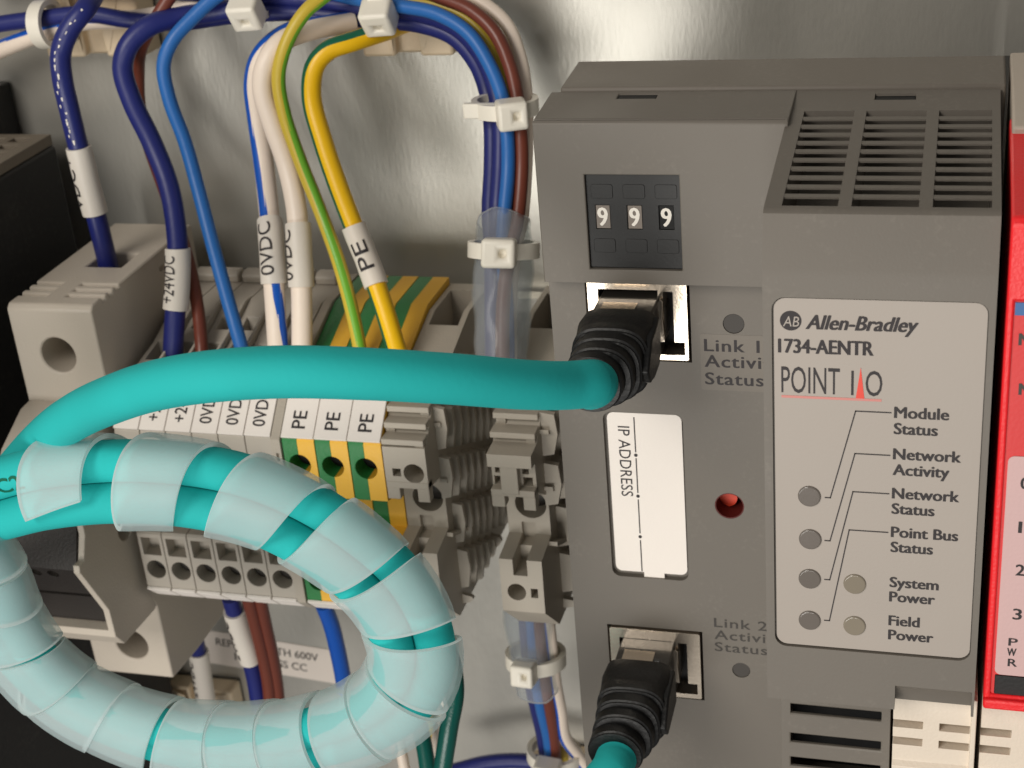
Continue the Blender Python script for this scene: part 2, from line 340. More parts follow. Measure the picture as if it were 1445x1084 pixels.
# 3 x 10 slats
for x0, x1 in vcols:
    me0 = None
    for k in range(10):
        y = -56.0 - (k + 1) * (24.4 / 11) + 0.3
        b2 = NB(); zt = 0; sl = (vtop(0) - vtop(1)); poly(b2, [(x0 - 0.05, -0.4, 0.4 * sl), (x0 - 0.05, 0.4, -0.4 * sl), (x0 - 0.05, 0.4, -0.4 * sl - 0.2), (x0 - 0.05, -0.4, 0.4 * sl - 0.2)], (x1 - x0 + 0.1, 0, 0))
        o = link('vent_slat', b2, 'module', grille, smooth=0)
        c = np.array([(x0 + x1) / 2, y, vtop(y) - 0.16]); o.location = (c - WL[grille]) * S
        if me0 is None: me0 = o.data
        else:
            d = o.data; o.data = me0; bpy.data.meshes.remove(d)
# thumbwheel switch
sw = link('thumbwheel_switch', cut(box(NB(), 12.25, 23.7, -59.95, -59.35, 17.65, 29.8), [box(NB(), a, b, -62, -59.5, 22.75, 25.8) for a, b in ((13.2, 15.0), (17.15, 18.95), (21.05, 22.85))]), 'black', mod, smooth=0, bevel=0.08)
for i, (a, b) in enumerate(((13.2, 15.0), (17.15, 18.95), (21.05, 22.85))):
    link('digit_wheel', box(NB(), a + 0.05, b - 0.05, -59.8, -59.51, 22.8, 25.75), 'wheel' if i < 2 else 'deep', sw, smooth=0)
    bm = NB(); textmesh(bm, '9', (a + 0.28, -59.82, 23.15), EX, EZ, 2.3, width=1.15, bold=0.012); link('digit', bm, 'white', sw, smooth=0)
    for z in (27.6, 20.6):
        link('push_button', prismy(NB(), rrect(a - 0.4, b + 0.5, z - 0.9, z + 0.9, 0.3), -60.02, -59.9), 'black', sw, bevel=0.05)
for a, b, y0, y1 in ((15.1, 19.8, -52.85, -51.25), (45.9, 50.4, -53.05, -51.45)): link('hook_slot_shade', box(NB(), a, b, y0, y1, 34.0, 36.98 if a < 20 else 36.7), 'deep', mod, smooth=0)  # near-black blocks fill the cut slots; their shade is put in as colour
# sockets
for k in (0, 1):
    x0, x1, z0, z1 = jackrect(k)
    bm = prismy(NB(), rrect(x0, x1, z0, z1, 0.25), -58.25, -48)
    cs = [box(NB(), x0 + 1.35, 20.1, -60, -49, z0 + 0.9, z1 - 1.55), box(NB(), 20.75, 22.0, -60, -49, z0 + 0.7, z1 - 1.7), box(NB(), 19.9, 23.3, -60, -49, z0 + 0.75, z0 + 2.5)]
    bm = cut(bm, cs); jk = link('socket_shell', bm, 'chrome', mod, smooth=30, bevel=0.12)
    link('socket_cavity', box(NB(), x0 + 0.7, x1 - 0.3, -55.0, -54.6, z0 + 0.5, z1 - 0.6), 'deep', jk, smooth=0)
    link('latch_spring', prismy(NB(), [(20.2, z1 - 2.2), (20.85, z1 - 2.8), (20.7, z1 - 5.0), (20.9, z0 + 3.0), (20.1, z0 + 3.0)], -58.9, -58.35), 'chrome', jk, smooth=0, bevel=0.1)
# link lights and their words
for zz in (9.7, -42.95):
    link('link_light', cyl(NB(), (29.47, -57.9, zz), (29.47, -57.55, zz), 1.28 if zz > 0 else 1.18, 24), 'greyink', mod, smooth=30)
bm = NB()
for s, z in (('Link 1', 5.85), ('Activity', 3.65), ('Status', 1.2)): textmesh(bm, s, (25.75, -58.0, z), EX, EZ, 1.65, xs=1.16, bold=0.012, space=1.1)
link('link_lettering', bm, 'ink', mod, smooth=0)
bm = NB()
for s, z in (('Link 2', -36.0), ('Activity', -38.0), ('Status', -40.0)): textmesh(bm, s, (25.9, -58.0, z), EX, EZ, 1.45, xs=1.3, bold=0.006, space=1.1)
link('link_lettering', bm, 'greyink', mod, smooth=0)
bm = NB(); link('lettering_patch', prismy(bm, rrect(25.2, 36.0, 0.4, 8.2, 0.3), -58.03, -57.9), 'module2', mod, smooth=0)
# peep hole with the orange release behind it
link('orange_release', cyl(NB(), (27.7, -55.2, -17.0), (27.7, -53.2, -17.0), 1.35, 24), 'orange', mod, smooth=30)
link('hole_liner', cut(cyl(NB(), (28.4, -57.95, -16.6), (28.4, -51.0, -16.6), 1.93, 28), [cyl(NB(), (28.4, -59, -16.6), (28.4, -50, -16.6), 1.8, 28)]), 'liner', mod, smooth=30)
link('hole_floor', cyl(NB(), (28.4, -51.5, -16.6), (28.4, -51.0, -16.6), 1.93, 28), 'deep', mod, smooth=30)
# address card
outl = rrect(12.5, 22.4, -28.1, -3.6, 0.9); outl = [p for p in outl if True]
bm = NB(); prismy(bm, outl, -57.75, -57.25); box(bm, 16.4, 19.2, -57.72, -57.25, -28.9, -28.05)
crd = link('address_card', bm, 'card', mod, smooth=0)
bm = NB(); textmesh(bm, 'IP ADDRESS', (13.9, -57.75, -5.6), (0, 0, -1), EX, 1.55, width=10.6, bold=0.0); link('lettering', bm, 'ink', crd, smooth=0)
bm = NB()
for a, b in ((-4.2, -9.4), (-10.3, -15.6), (-16.6, -21.9), (-23.0, -28.0)): box(bm, 16.05, 16.2, -57.80, -57.70, b, a)
for z in (-9.85, -16.1, -22.45): cyl(bm, (16.12, -57.80, z), (16.12, -57.7, z), 0.24, 14)
link('ruled_line', bm, 'ink', crd, smooth=0)
# printed label on the carrier
LY = -82.72
lab = link('printed_label', prismy(NB(), rrect(37.35, 59.1, -20.1, 23.95, 1.25), LY, LY + 0.25), 'label', mod, smooth=0)
bm = NB(); cyl(bm, (39.13, LY - 0.03, 21.35), (39.13, LY + 0.1, 21.35), 1.14, 28); em = link('round_emblem', bm, 'ink', lab, smooth=30)
bm = NB(); textmesh(bm, 'AB', (38.32, LY - 0.05, 20.72), EX, EZ, 1.15, width=1.65, shear=0.15, bold=0.0); link('emblem_letters', bm, 'label', lab, smooth=0)
bm = NB(); textmesh(bm, 'Allen-Bradley', (40.75, LY, 20.45), EX, EZ, 1.62, width=11.2, shear=0.25, bold=0.016)
textmesh(bm, '1734-AENTR', (37.85, LY, 17.6), EX, EZ, 1.6, width=9.85, bold=0.016)
textmesh(bm, 'POINT', (38.1, LY, 12.85), EX, EZ, 3.1, width=6.2, bold=0.0); textmesh(bm, 'I', (45.5, LY, 12.85), EX, EZ, 2.9, width=0.26); textmesh(bm, 'O', (47.0, LY, 12.85), EX, EZ, 2.95, width=1.75)
for s1, s2, z in (('Module', 'Status', 10.35), ('Network', 'Activity', 5.3), ('Network', 'Status', 0.4), ('Point Bus', 'Status', -4.55), ('System', 'Power', -11.15), ('Field', 'Power', -16.35)):
    textmesh(bm, s1, (50.1, LY, z), EX, EZ, 1.32, xs=0.98, bold=0.016); textmesh(bm, s2, (50.1, LY, z - 1.95), EX, EZ, 1.32, xs=0.98, bold=0.016)
link('lettering', bm, 'ink', lab, smooth=0)
link('red_spike', poly(NB(), [(46.0, LY - 0.05, 12.5), (46.9, LY - 0.05, 12.5), (46.48, LY - 0.05, 16.2)], (0, 0.03, 0)), 'redink', lab, smooth=0)
link('underline', box(NB(), 38.1, 48.7, LY - 0.04, LY + 0.02, 12.22, 12.5), 'pinkink', lab, smooth=0)
def rule(bm, a, b, wd=0.13):
    a, b = np.array(a, float), np.array(b, float); d = (b - a) / np.linalg.norm(b - a); n = np.array((-d[1], d[0])) * wd / 2
    a, b = a - d * wd / 2, b + d * wd / 2
    poly(bm, [(q[0], LY - 0.05, q[1]) for q in (a + n, b + n, b - n, a - n)], (0, 0.03, 0))
bm = NB()
for zl, zt, xs_ in ((0.0, 10.95, 46.0), (-5.6, 5.75, 46.0), (-10.8, 0.95, 45.85), (-16.4, -4.0, 45.5)):
    rule(bm, (42.85, zl), (43.4, zl)); rule(bm, (43.4, zl), (xs_, zt)); rule(bm, (xs_, zt), (49.7, zt))
link('leader_line', bm, 'ink', lab, smooth=0)
for x, z, m_ in ((41.1, 0.05, 'led'), (41.2, -5.55, 'led'), (41.15, -10.85, 'led'), (41.15, -16.55, 'led'), (46.2, -11.1, 'led2'), (46.25, -16.8, 'led2')):
    link('status_light', prismy(NB(), [(x + 1.27 * math.cos(t), z + 1.3 * math.sin(t)) for t in np.linspace(0, 2 * math.pi, 28, endpoint=False)], LY - 0.22, LY + 0.1), m_, lab, smooth=30, bevel=0.2, seg=4)
# slotted foot below the carrier
bm = box(NB(), 36.4, 50.2, -71, -58.2, -80, -28.2)
bm = cut(bm, [box(NB(), 37.6, 49.1, -73, -66, z - 1.5, z) for z in (-37.9, -42.6, -46.5, -51.0)] + [box(NB(), 37.0, 49.8, -70.3, -60, -54, -36.5)])
link('slotted_foot', bm, 'module', mod, bevel=0.2, smooth=30)
link('slot_backing', box(NB(), 37.0, 49.7, -62.4, -61.0, -53.9, -36.6), 'deep', mod, smooth=0)

# ================================================================== NETWORK CABLES
def loft(bm, secs, n=32):
    rings = []
    for y, cx, cz, hw, hh, e in secs:
        ring = []
        for t in np.linspace(0, 2 * math.pi, n, endpoint=False):
            c, s = math.cos(t), math.sin(t); ring.append(bm.verts.new((cx + hw * math.copysign(abs(c) ** (2 / e), c), y, cz + hh * math.copysign(abs(s) ** (2 / e), s))))
        rings.append(ring)
    for A, B in zip(rings, rings[1:]):
        for i in range(n): bm.faces.new((A[i], A[(i + 1) % n], B[(i + 1) % n], B[i]))
    bm.faces.new(rings[0]); bm.faces.new(rings[-1][::-1]); bmesh.ops.recalc_face_normals(bm, faces=bm.faces); return bm
def plug_and_boot(root, zc, dx=0.0, turn=(-0.6, 0.0)):
    x = 16.7 + dx
    pl = link('plug', cut(box(NB(), x - 3.85, x + 3.75, -66, -51, zc - 4.4, zc + 3.4), [box(NB(), x - 2.6, x + 2.4, -67, -62.6, zc + 2.9, zc + 4.2)]), 'plug', root, bevel=0.45)
    link('shield_strip', box(NB(), x - 2.9, x + 1.4, -64.5, -61.0, zc + 2.85, zc + 3.5), 'chrome', pl, smooth=0)
    link('latch_tab', prismy(NB(), [(x + 3.9, zc - 2.6), (x + 4.3, zc - 2.2), (x + 4.3, zc + 1.2), (x + 3.9, zc + 1.8)], -57.5, -52), 'plug', pl, bevel=0.2)
    secs = [(-63.2, x - 0.2, zc - 0.5, 4.5, 4.0, 5), (-63.8, x - 0.25, zc - 0.5, 4.75, 4.35, 5), (-66.5, x - 0.3, zc - 0.5, 4.85, 4.45, 5), (-68.2, x - 0.3, zc - 0.4, 4.7, 4.2, 4)]
    y = -68.6
    for k in range(4):
        f = k / 3; g = f * f; hw = 4.75 - 1.0 * f
        secs += [(y, x - 0.3 + turn[0] * g, zc - 0.35 + turn[1] * g, hw, hw * 0.95, 3 - f), (y - 1.7, x - 0.32 + turn[0] * g, zc - 0.35 + turn[1] * g, hw - 0.02, hw * 0.95, 3 - f), (y - 1.85, x - 0.32 + turn[0] * g, zc - 0.35 + turn[1] * g, hw - 0.25, hw * 0.92 - 0.1, 3 - f), (y - 2.1, x - 0.32 + turn[0] * g, zc - 0.35 + turn[1] * g, hw - 0.25, hw * 0.92 - 0.1, 3 - f)]
        y -= 2.2
    bt = link('boot', loft(NB(), secs), 'rubber', root, smooth=50)
    link('boot_fin', prismx(NB(), [(-64.2, zc - 2.0), (-64.2, zc + 3.2), (-69.5, zc + 2.4), (-72.5, zc - 0.5), (-71.0, zc - 2.6)], x + 3.7, x + 4.75), 'rubber', bt, bevel=0.25)
    return x, zc
eth = empty('network_cable', (17, -58, 10), 'teal network cable sweeping left from the upper socket, black plug boot', 'cable', 'teal network cables')
plug_and_boot(eth, 10.0, turn=(-0.9, 0.2))
p1 = Path([(16.2, -73, 9.9), (15.5, -77.5, 10.0), U(838, 541, -80.5), U(800, 544, -84), U(740, 543, -89), U(640, 535, -95), U(520, 528, -100), U(400, 525, -103), U(300, 531, -104), U(220, 544, -102), U(150, 567, -98), U(98, 593, -92), U(56, 627, -85), U(15, 672, -79), U(-35, 735, -74), U(-90, 800, -72)])
link('jacket', tube(NB(), p1, 2.74, n=28), 'teal', eth)
eth2 = empty('network_cable', (17, -58, -43), 'teal network cable dropping from the lower socket through a black boot', 'cable', 'teal network cables')
plug_and_boot(eth2, -42.4, turn=(-0.9, -1.2))
p2 = Path([(16.2, -73, -43.2), (15.6, -77.5, -44.6), U(862, 1088, -80), U(835, 1120, -83), U(790, 1170, -86), U(730, 1260, -88)])
link('jacket', tube(NB(), p2, 2.7, n=28), 'teal', eth2)

# coil: two strands side by side inside a milky spiral wrap
cpts = [(-190, 760, -86), (-120, 742, -88), (-60, 724, -90), (0, 705, -91), (60, 690, -91.5), (150, 680, -91), (250, 683, -90), (340, 700, -89), (420, 733, -88), (490, 778, -87), (545, 828, -86), (578, 885, -86), (585, 938, -86), (562, 985, -86), (512, 1020, -86), (440, 1042, -86), (350, 1051, -86), (260, 1045, -86), (178, 1022, -86.5), (98, 982, -87), (42, 932, -88), (0, 866, -89), (-24, 806, -91), (-60, 764, -94), (-125, 745, -98), (-190, 745, -100)]
coil = Path([U(*p) for p in cpts], 0.5)
class Off(Path):
    def __init__(s, base, fn):
        P = np.array([p + N * fn(q / base.L)[0] + B * fn(q / base.L)[1] for q, p, N, B in zip(base.s, base.P, base.N, base.B)])
        s.P = P; s.T, s.N, s.B = frames(P); s.s = np.concatenate([[0], np.cumsum(np.linalg.norm(np.diff(P, axis=0), axis=1))]); s.L = s.s[-1]
strands = []
for sgn, nm in ((1, 'outer strand'), (-1, 'inner strand')):
    st = Off(coil, lambda f, g=sgn: (-g * 2.56 * math.cos(0.45 * math.sin(3 * f)), g * 2.56 * math.sin(0.45 * math.sin(3 * f)))); strands.append(st)
    rt = empty('network_cable_loop', st.P[0], 'teal cable, %s of the pair coiled inside the milky spiral wrap' % nm, 'cable', 'coiled teal strands')
    link('jacket', tube(NB(), st, 2.6, n=22), 'teal', rt)
    if sgn == -1:
        bm = NB(); q = st.near(U(14, 684, -93)); wraptext(bm, st, q - 1.6, q + 2.2, 2.64, 'C2', math.pi * 0.5 + 0.1, 2.0, rev=False); link('printed_mark', bm, 'wgreen', rt, smooth=0)
# spiral wrap
q0 = coil.near(U(52, 692, -92)); q1 = coil.L - 1.0
bm = NB(); q = q0 + 3.2; th = math.radians(80); rows = []; W = 8.0; dth = math.radians(7)
while q < q1 + 4:
    f = (q - q0) / (q1 - q0)
    pitch = 12.3 - 3.2 * min(1, max(0, (f - 0.14) / 0.16)) - 1.0 * min(1, max(0, (f - 0.34) / 0.2)) + 0.25 * math.sin(31 * f)
    jit = 0.35 * math.sin(2.3 * th / 6.28 + 1.0) + 0.25 * math.sin(5.1 * th / 6.28)
    row = []
    for k in range(7):
        g = k / 6 - 0.5; qq = q + g * W + jit; qq = min(max(qq, 0.2), coil.L - 0.2)
        p, t, N, B = coil.at(qq); lift = 0.10 + 0.20 * (0.5 - g) + 0.06 * math.sin(th * 1.7 + 2)
        if abs(g) > 0.4: lift -= 0.06
        a_, b_ = 5.42 + lift, 4.0 + lift
        th2 = th + g * 0.3; row.append(bm.verts.new(p - N * a_ * math.cos(th2) + B * b_ * math.sin(th2)))
    rows.append(row); q += pitch * dth / (2 * math.pi) * (1 - 0.5 * math.sin(th)); th += dth
for A, B_ in zip(rows, rows[1:]):
    for i in range(6): bm.faces.new((A[i], A[i + 1], B_[i + 1], B_[i]))
bmesh.ops.recalc_face_normals(bm, faces=bm.faces)
sp = link('spiral_wrap', bm, 'spiral', smooth=60, label='milky translucent spiral wrap wound round the coiled teal cables', cat='cable wrap')
sm = sp.modifiers.new('t', 'SOLIDIFY'); sm.thickness = 0.62 * S; sm.offset = 1; sm.use_rim = True; sp.data.materials.append(M['spiraledge']); sm.material_offset_rim = 1
sm2 = sp.modifiers.new('b', 'BEVEL'); sm2.width = 0.16 * S; sm2.segments = 2; sm2.limit_method = 'ANGLE'; sm2.angle_limit = math.radians(50)

# ================================================================== TERMINAL BLOCKS
TP = [(-9, -5.4), (-20.5, -5.3), (-31, -8.9), (-40.6, -10.6), (-41.4, -10.9), (-46.9, -16.2), (-47.1, -16.6), (-47.1, -26.0), (-45.5, -26.4), (-40.8, -26.6), (-40.8, -34.2), (-46.8, -34.6), (-47.1, -35.0), (-47.1, -45.2), (-44.6, -47.8), (-38, -50.2), (-9, -50.2)]
def tgroup(o, children, dx, label=None):
    r = o.copy(); col.objects.link(r); r.location.x += dx * S
    if label: r['label'] = label
    for ch in children:
        c = ch.copy(); col.objects.link(c); c.parent = r
        for g in ch.children:
            d = g.copy(); col.objects.link(d); d.parent = c
    return r
SL = np.array((0, -5.5, -5.3)); SL = SL / np.linalg.norm(SL)      # down the label slope
SN = np.array((0, -5.3, 5.5)); SN = SN / np.linalg.norm(SN)
def marker(root, x0, x1, word, cap, mname='marker_tag'):
    o = np.array((0, -46.95, -16.25)); a = o + SN * 0.05; b = a - SL * 8.3
    bm = poly(NB(), [(x0, a[1], a[2]), (x1, a[1], a[2]), (x1, b[1], b[2]), (x0, b[1], b[2])], SN * 0.45)
    m = link(mname, bm, 'card', root, bevel=0.08, smooth=0)
    bm = NB(); xm = (x0 + x1) / 2 + cap / 2; p = a + SN * 0.47 - SL * 1.5
    textmesh(bm, word, (xm, p[1], p[2]), tuple(-SL), (-1, 0, 0), cap, xs=0.95 if len(word) < 3 else 0.8, bold=0.004, n=SN); link('lettering', bm, 'ink', m, smooth=0)
    return m
def lower_tag(root, x0, x1):
    n = np.array((0, -2.6, -2.5)); n = n / np.linalg.norm(n)
    bm = poly(NB(), [(x0, -47.2, -44.9), (x1, -47.2, -44.9), (x1, -44.5, -47.6), (x0, -44.5, -47.6)], n * 0.5); return link('lower_tag', bm, 'card', root, bevel=0.08, smooth=0)
def tcuts(x0, x1, hole=1.25):
    xm = (x0 + x1) / 2; w_ = (x1 - x0)
    return [cyl(NB(), (xm, -49, -20.3), (xm, -42, -20.3), hole * 1.1, 26), box(NB(), x0 + 0.6, x1 - 0.6, -49, -44.5, -38.9, -35.7), cyl(NB(), (xm + 0.1, -49, -41.6), (xm + 0.1, -42, -41.6), hole * 1.34, 26),
            box(NB(), x0 + 0.8, x1 - 0.8, -35.5, -30.5, -14, -4), box(NB(), x0 + 1.0, x1 - 1.0, -27.5, -24.5, -12, -3)]
P4 = 4.4; X4 = -68.25
t0 = empty('terminal_block', (X4 + 2.2, -9, -27), 'x', 'terminal block', 'grey terminal blocks')
bm = cut(prismx(NB(), TP, X4 + 0.06, X4 + P4 - 0.06), tcuts(X4, X4 + P4)); link('body', bm, 'term', t0, bevel=0.12, smooth=30)
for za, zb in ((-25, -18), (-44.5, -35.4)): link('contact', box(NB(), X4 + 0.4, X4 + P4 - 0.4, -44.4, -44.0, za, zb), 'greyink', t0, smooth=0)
link('rear_latch', prismx(NB(), [(-14.0, -5.3), (-14.3, -3.9), (-13.4, -3.3), (-11.5, -3.4), (-11.0, -5.3)], X4 + 0.25, X4 + P4 - 0.45), 'term', t0, bevel=0.3)
rb = [(-19.5, -5.2), (-22, -5.0), (-30, -7.4), (-39, -9.6), (-40, -10.6), (-31, -8.8)]
link('divider_rib', prismx(NB(), rb, X4 + P4 - 0.55, X4 + P4 - 0.08), 'term', t0, bevel=0.1)
lower_tag(t0, X4 + 0.15, X4 + P4 - 0.15)
base_children = list(t0.children)
names = ['leftmost grey terminal block beside the fuse holder, tag reads plus 24', 'second grey terminal block from the fuse holder, tag reads plus 24', 'third grey terminal block from the fuse holder, tag reads plus 24', 'fourth grey terminal block from the fuse holder, tag starts 0V', 'fifth grey terminal block from the fuse holder, tag starts 0V', 'sixth grey terminal block, 0V tag, next to the thin end plate']
tb = [t0]; t0['label'] = names[0]
for i in range(1, 6):
    tb.append(tgroup(t0, base_children, i * P4, names[i])); WL[tb[-1]] = WL[t0] + np.array((i * P4, 0, 0))
for i, t in enumerate(tb): marker(t, X4 + i * P4 + 0.08, X4 + (i + 1) * P4 - 0.08, '+24VDC' if i < 3 else '0VDC', 2.0)
EP = [(-9, -5.2), (-21.3, -5.0), (-31.5, -8.2), (-41.3, -10.3), (-47.5, -16.3), (-47.6, -26.5), (-41.4, -27), (-41.4, -33.8), (-47.5, -34.2), (-47.5, -45.4), (-44.6, -48.2), (-38, -50.6), (-9, -50.6)]
bm = cut(prismx(NB(), EP, -41.82, -40.35), [box(NB(), -41.2, -40.7, -49, -46.9, -20 - k * 2.4, -18.6 - k * 2.4) for k in range(3)])
link('end_plate', bm, 'term2', smooth=30, bevel=0.15, label='thin grey end plate between the grey terminals and the green-yellow ones', cat='end plate')
P5 = 5.3; X5 = -40.25
g0 = empty('earth_terminal', (X5 + 2.6, -9, -27), 'x', 'terminal block', 'green and yellow earth terminals')
sp_ = X5 + 2.5
for nm, a, b in (('green_half', X5 + 0.06, sp_), ('yellow_half', sp_ + 0.01, X5 + P5 - 0.06)):
    bm = cut(prismx(NB(), TP, a, b), [cyl(NB(), (X5 + 2.5, -49, -20.6), (X5 + 2.5, -41, -20.6), 1.75, 28), cyl(NB(), (X5 + 2.3, -49, -41.6), (X5 + 2.3, -41, -41.6), 1.5, 28), box(NB(), X5 + 0.9, X5 + P5 - 0.9, -49, -44.5, -38.4, -35.9), box(NB(), X5 + 1.0, X5 + P5 - 1.0, -35.5, -30.5, -14, -4)])
    link(nm, bm, nm.split('_')[0], g0, bevel=0.08 if nm[0] == 'g' else 0.0, smooth=30)
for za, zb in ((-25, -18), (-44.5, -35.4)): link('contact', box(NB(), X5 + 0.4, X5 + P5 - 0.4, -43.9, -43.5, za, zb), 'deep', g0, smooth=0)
lower_tag(g0, X5 + 0.15, X5 + P5 - 0.15)
gch = list(g0.children); g0['label'] = 'first green and yellow earth terminal, tagged PE, beside the thin end plate'
gb = [g0]
for i, nm in ((1, 'middle green and yellow earth terminal tagged PE'), (2, 'last green and yellow earth terminal, tagged PE, beside the ribbed clamp')):
    gb.append(tgroup(g0, gch, i * P5, nm)); WL[gb[-1]] = WL[g0] + np.array((i * P5, 0, 0))
for i, t in enumerate(gb): marker(t, X5 + i * P5 + 0.06, X5 + (i + 1) * P5 - 0.06, 'PE', 2.15)

def ribs_side(root, x, y0, y1, nm='side_rib', n=9, deep=1.5, thick=0.8, rows=5, mat_='term2'):
    # thin upright fins on the clamp's flank, broken along slanting lines
    for j in range(n):
        y = y0 + (y1 - y0) * (j + 0.5) / n
        for k in range(-1, rows):
            zt = -12.5 - k * 8.4 - j * 1.55; zb = zt - 7.3; zt = min(zt, -11.0 if y < -38 else -9.0); zb = max(zb, -49.5)
            if zt - zb < 1.2 or zt < -48: continue
            if y < -40.5 and (zt < -24): continue
            d0, d1 = deep * 0.86, deep; t = thick / 2
            bm = poly(NB(), [(x - 0.2, y - t, zt), (x + d0, y - t * 0.6, zt - 0.5), (x + d1, y - t * 0.6, (zt + zb) / 2), (x + d0 * 0.8, y - t * 0.6, zb + 0.3), (x - 0.2, y - t, zb)], (0, thick, 0))
            link(nm, bm, mat_, root, smooth=0)
    for k in range(4):
        za = -15.0 - k * 9.5; bm = poly(NB(), [(x - 0.1, y0 + 1, za), (x - 0.1, y1 - 1, za - 14), (x - 0.1, y1 - 1, za - 14.7), (x - 0.1, y0 + 1, za - 0.7)], (deep * 0.55 + 0.1, 0, 0))
        if za - 14.7 > -50: link('slanting_rib', bm, mat_, root, smooth=0)
def end_clamp(x0, x1, label, h_style):
    root = empty('end_clamp', ((x0 + x1) / 2, -8, -30), label, 'end clamp', 'grey end clamps')
    xm = (x0 + x1) / 2
    prof = [(-9, -6.5), (-20.5, -6.3), (-31, -9.2), (-39.4, -11.4), (-39.8, -12.4), (-44.4, -16.2), (-48.1, -16.4), (-48.2, -18.4), (-46.3, -18.6), (-46.3, -23.2), (-40.9, -26.9), (-40.9, -33.8), (-47.2, -34.6), (-47.5, -43.6), (-40.2, -50.5), (-9, -50.5)]
    if not h_style: prof = [(-9, -6.5), (-20.5, -6.3), (-31, -9.2), (-40.0, -11.2), (-41.8, -12.2), (-46.0, -16.4), (-47.2, -16.6), (-47.2, -23.4), (-40.9, -24.4), (-40.9, -33.8), (-47.2, -34.6), (-47.5, -43.6), (-40.2, -50.5), (-9, -50.5)]
    cs = [cyl(NB(), (xm + 0.5, -44, -28.6), (xm + 0.5, -36, -28.6), 2.45, 30), box(NB(), xm - 1.2, xm + 1.0, -48.5, -42.5, -37.3, -33), box(NB(), xm - 1.2, xm + 1.0, -44.0, -40, -34.9, -31.8) ,
          cyl(NB(), (xm - 0.9, -50, -40.2), (xm - 0.9, -42, -40.2), 1.45, 26), box(NB(), xm + 1.3, xm + 2.4, -50, -44, -41.0, -39.4), box(NB(), x0 + 0.9, x1 - 0.9, -24, -12, -16, -5)]
    if h_style:
        cs += [box(NB(), x0 + 0.5, x0 + 1.4, -47, -44.4, -20.4, -19.0), box(NB(), x0 + 0.3, x0 + 1.4, -47, -44.4, -22.3, -20.9), box(NB(), x1 - 2.0, x1 - 1.0, -47, -44.0, -20.4, -19.0), box(NB(), x1 - 1.95, x1 - 0.5, -47, -44.0, -22.3, -20.9)]
    else:
        cs += [cyl(NB(), (xm + 1.2, -50, -20.9), (xm + 1.2, -43, -20.9), 1.6, 26), box(NB(), xm - 2.1, xm - 0.8, -50, -44, -21.5, -20.2)]
    bm = cut(prismx(NB(), prof, x0, x1), cs); link('body', bm, 'term2', root, bevel=0.12, smooth=30)
    for k in range(2 if h_style else 3):      # stepped ledges that take marker tags
        zt, yy = (-12.5 - k * 1.95, -41.0 - k * 2.3) if h_style else (-11.8 - k * 1.75, -41.8 - k * 1.9)
        ov = 0.25 if h_style else 0.0; left = k % 2 == (0 if h_style else 1)
        link('ledge', box(NB(), x0 - ov, x1 - 0.05, yy - 1.7, yy + 1.6, zt - 0.95, zt), 'term2', root, bevel=0.12)
        link('ledge_stop', box(NB(), (x0 + 0.1) if left else x1 - 1.5, (x0 + 1.5) if left else x1 - 0.2, yy - 1.3, yy + 1.4, zt - 2.2, zt - 0.9), 'term2', root, smooth=0)
    if h_style: link('centre_web', box(NB(), x0 + 1.7, x1 - 2.3, -47.9, -46.0, -23.0, -18.3), 'term2', root, bevel=0.1)
    for a, b, zb in ((x0 + 0.0, x0 + 2.0, -25.4), (x1 - 1.85, x1, -25.7)):
        link('claw', box(NB(), a, b, -47.6 if h_style else -47.25, -45.6, zb, -22.7), 'term2', root, bevel=0.12)
    link('claw_bar', box(NB(), x0, x1, -47.7 if h_style else -47.3, -45.5, -23.5, -22.4), 'term2', root, bevel=0.12)
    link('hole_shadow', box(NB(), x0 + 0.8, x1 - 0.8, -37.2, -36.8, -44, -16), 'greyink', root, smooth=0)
    return root
ec1 = end_clamp(-24.2, -17.6, 'grey ribbed end clamp beside the last green and yellow terminal', False)
ribs_side(ec1, -17.6, -43.0, -9, n=10, deep=1.8, thick=0.8)
ec2 = end_clamp(-7.9, -1.3, 'grey ribbed end clamp standing alone beside the network adapter', True)
ribs_side(ec2, -1.3, -43.5, -12, n=7, deep=2.4, thick=1.0)

# ================================================================== FUSE HOLDER
FX0, FX1 = -84.2, -69.6
fh = empty('fuse_holder', (-77, -8, -30), 'large grey fuse holder with round screw hole beside the black relay', 'fuse holder')
bm = prismx(NB(), [(-44.2, -30), (-44.2, 2.2), (-43.4, 3.0), (-17.0, 3.2), (-9, 3.2), (-9, -67), (-34, -67), (-43.2, -66.3), (-43.5, -51.5), (-44.2, -50)], FX0, FX1)
cs = [cyl(NB(), (-77.0, -46, -5.4), (-77.0, -30, -5.4), 2.95, 36), cyl(NB(), (-76.2, -46, -60.0), (-76.2, -33, -60.0), 3.0, 36), box(NB(), -79.0, -72.6, -28.6, -22.6, -8, 5)]
for k in range(3):
    cs.append(box(NB(), FX1 - 6.3, FX1 + 1, -40.6 + k * 2.2, -39.6 + k * 2.2, 2.3, 5)); cs.append(box(NB(), FX0 - 1, FX0 + 5.0, -40.6 + k * 2.2, -39.6 + k * 2.2, 2.3, 5))
cs += [box(NB(), FX1 - 0.8, FX1 + 1, -22.0, -17.2, -0.4, 0.6), box(NB(), FX1 - 0.8, FX1 + 1, -31.0, -27.5, -14.4, -12.8)]
bm = cut(bm, cs); link('body', bm, 'fuse', fh, bevel=0.3, smooth=30)
link('screw', cyl(NB(), (-77.0, -36.0, -5.4), (-77.0, -32, -5.4), 2.5, 24), 'black', fh, smooth=30)
link('screw', cyl(NB(), (-76.2, -36.5, -60.0), (-76.2, -33, -60.0), 2.5, 24), 'black', fh, smooth=30)
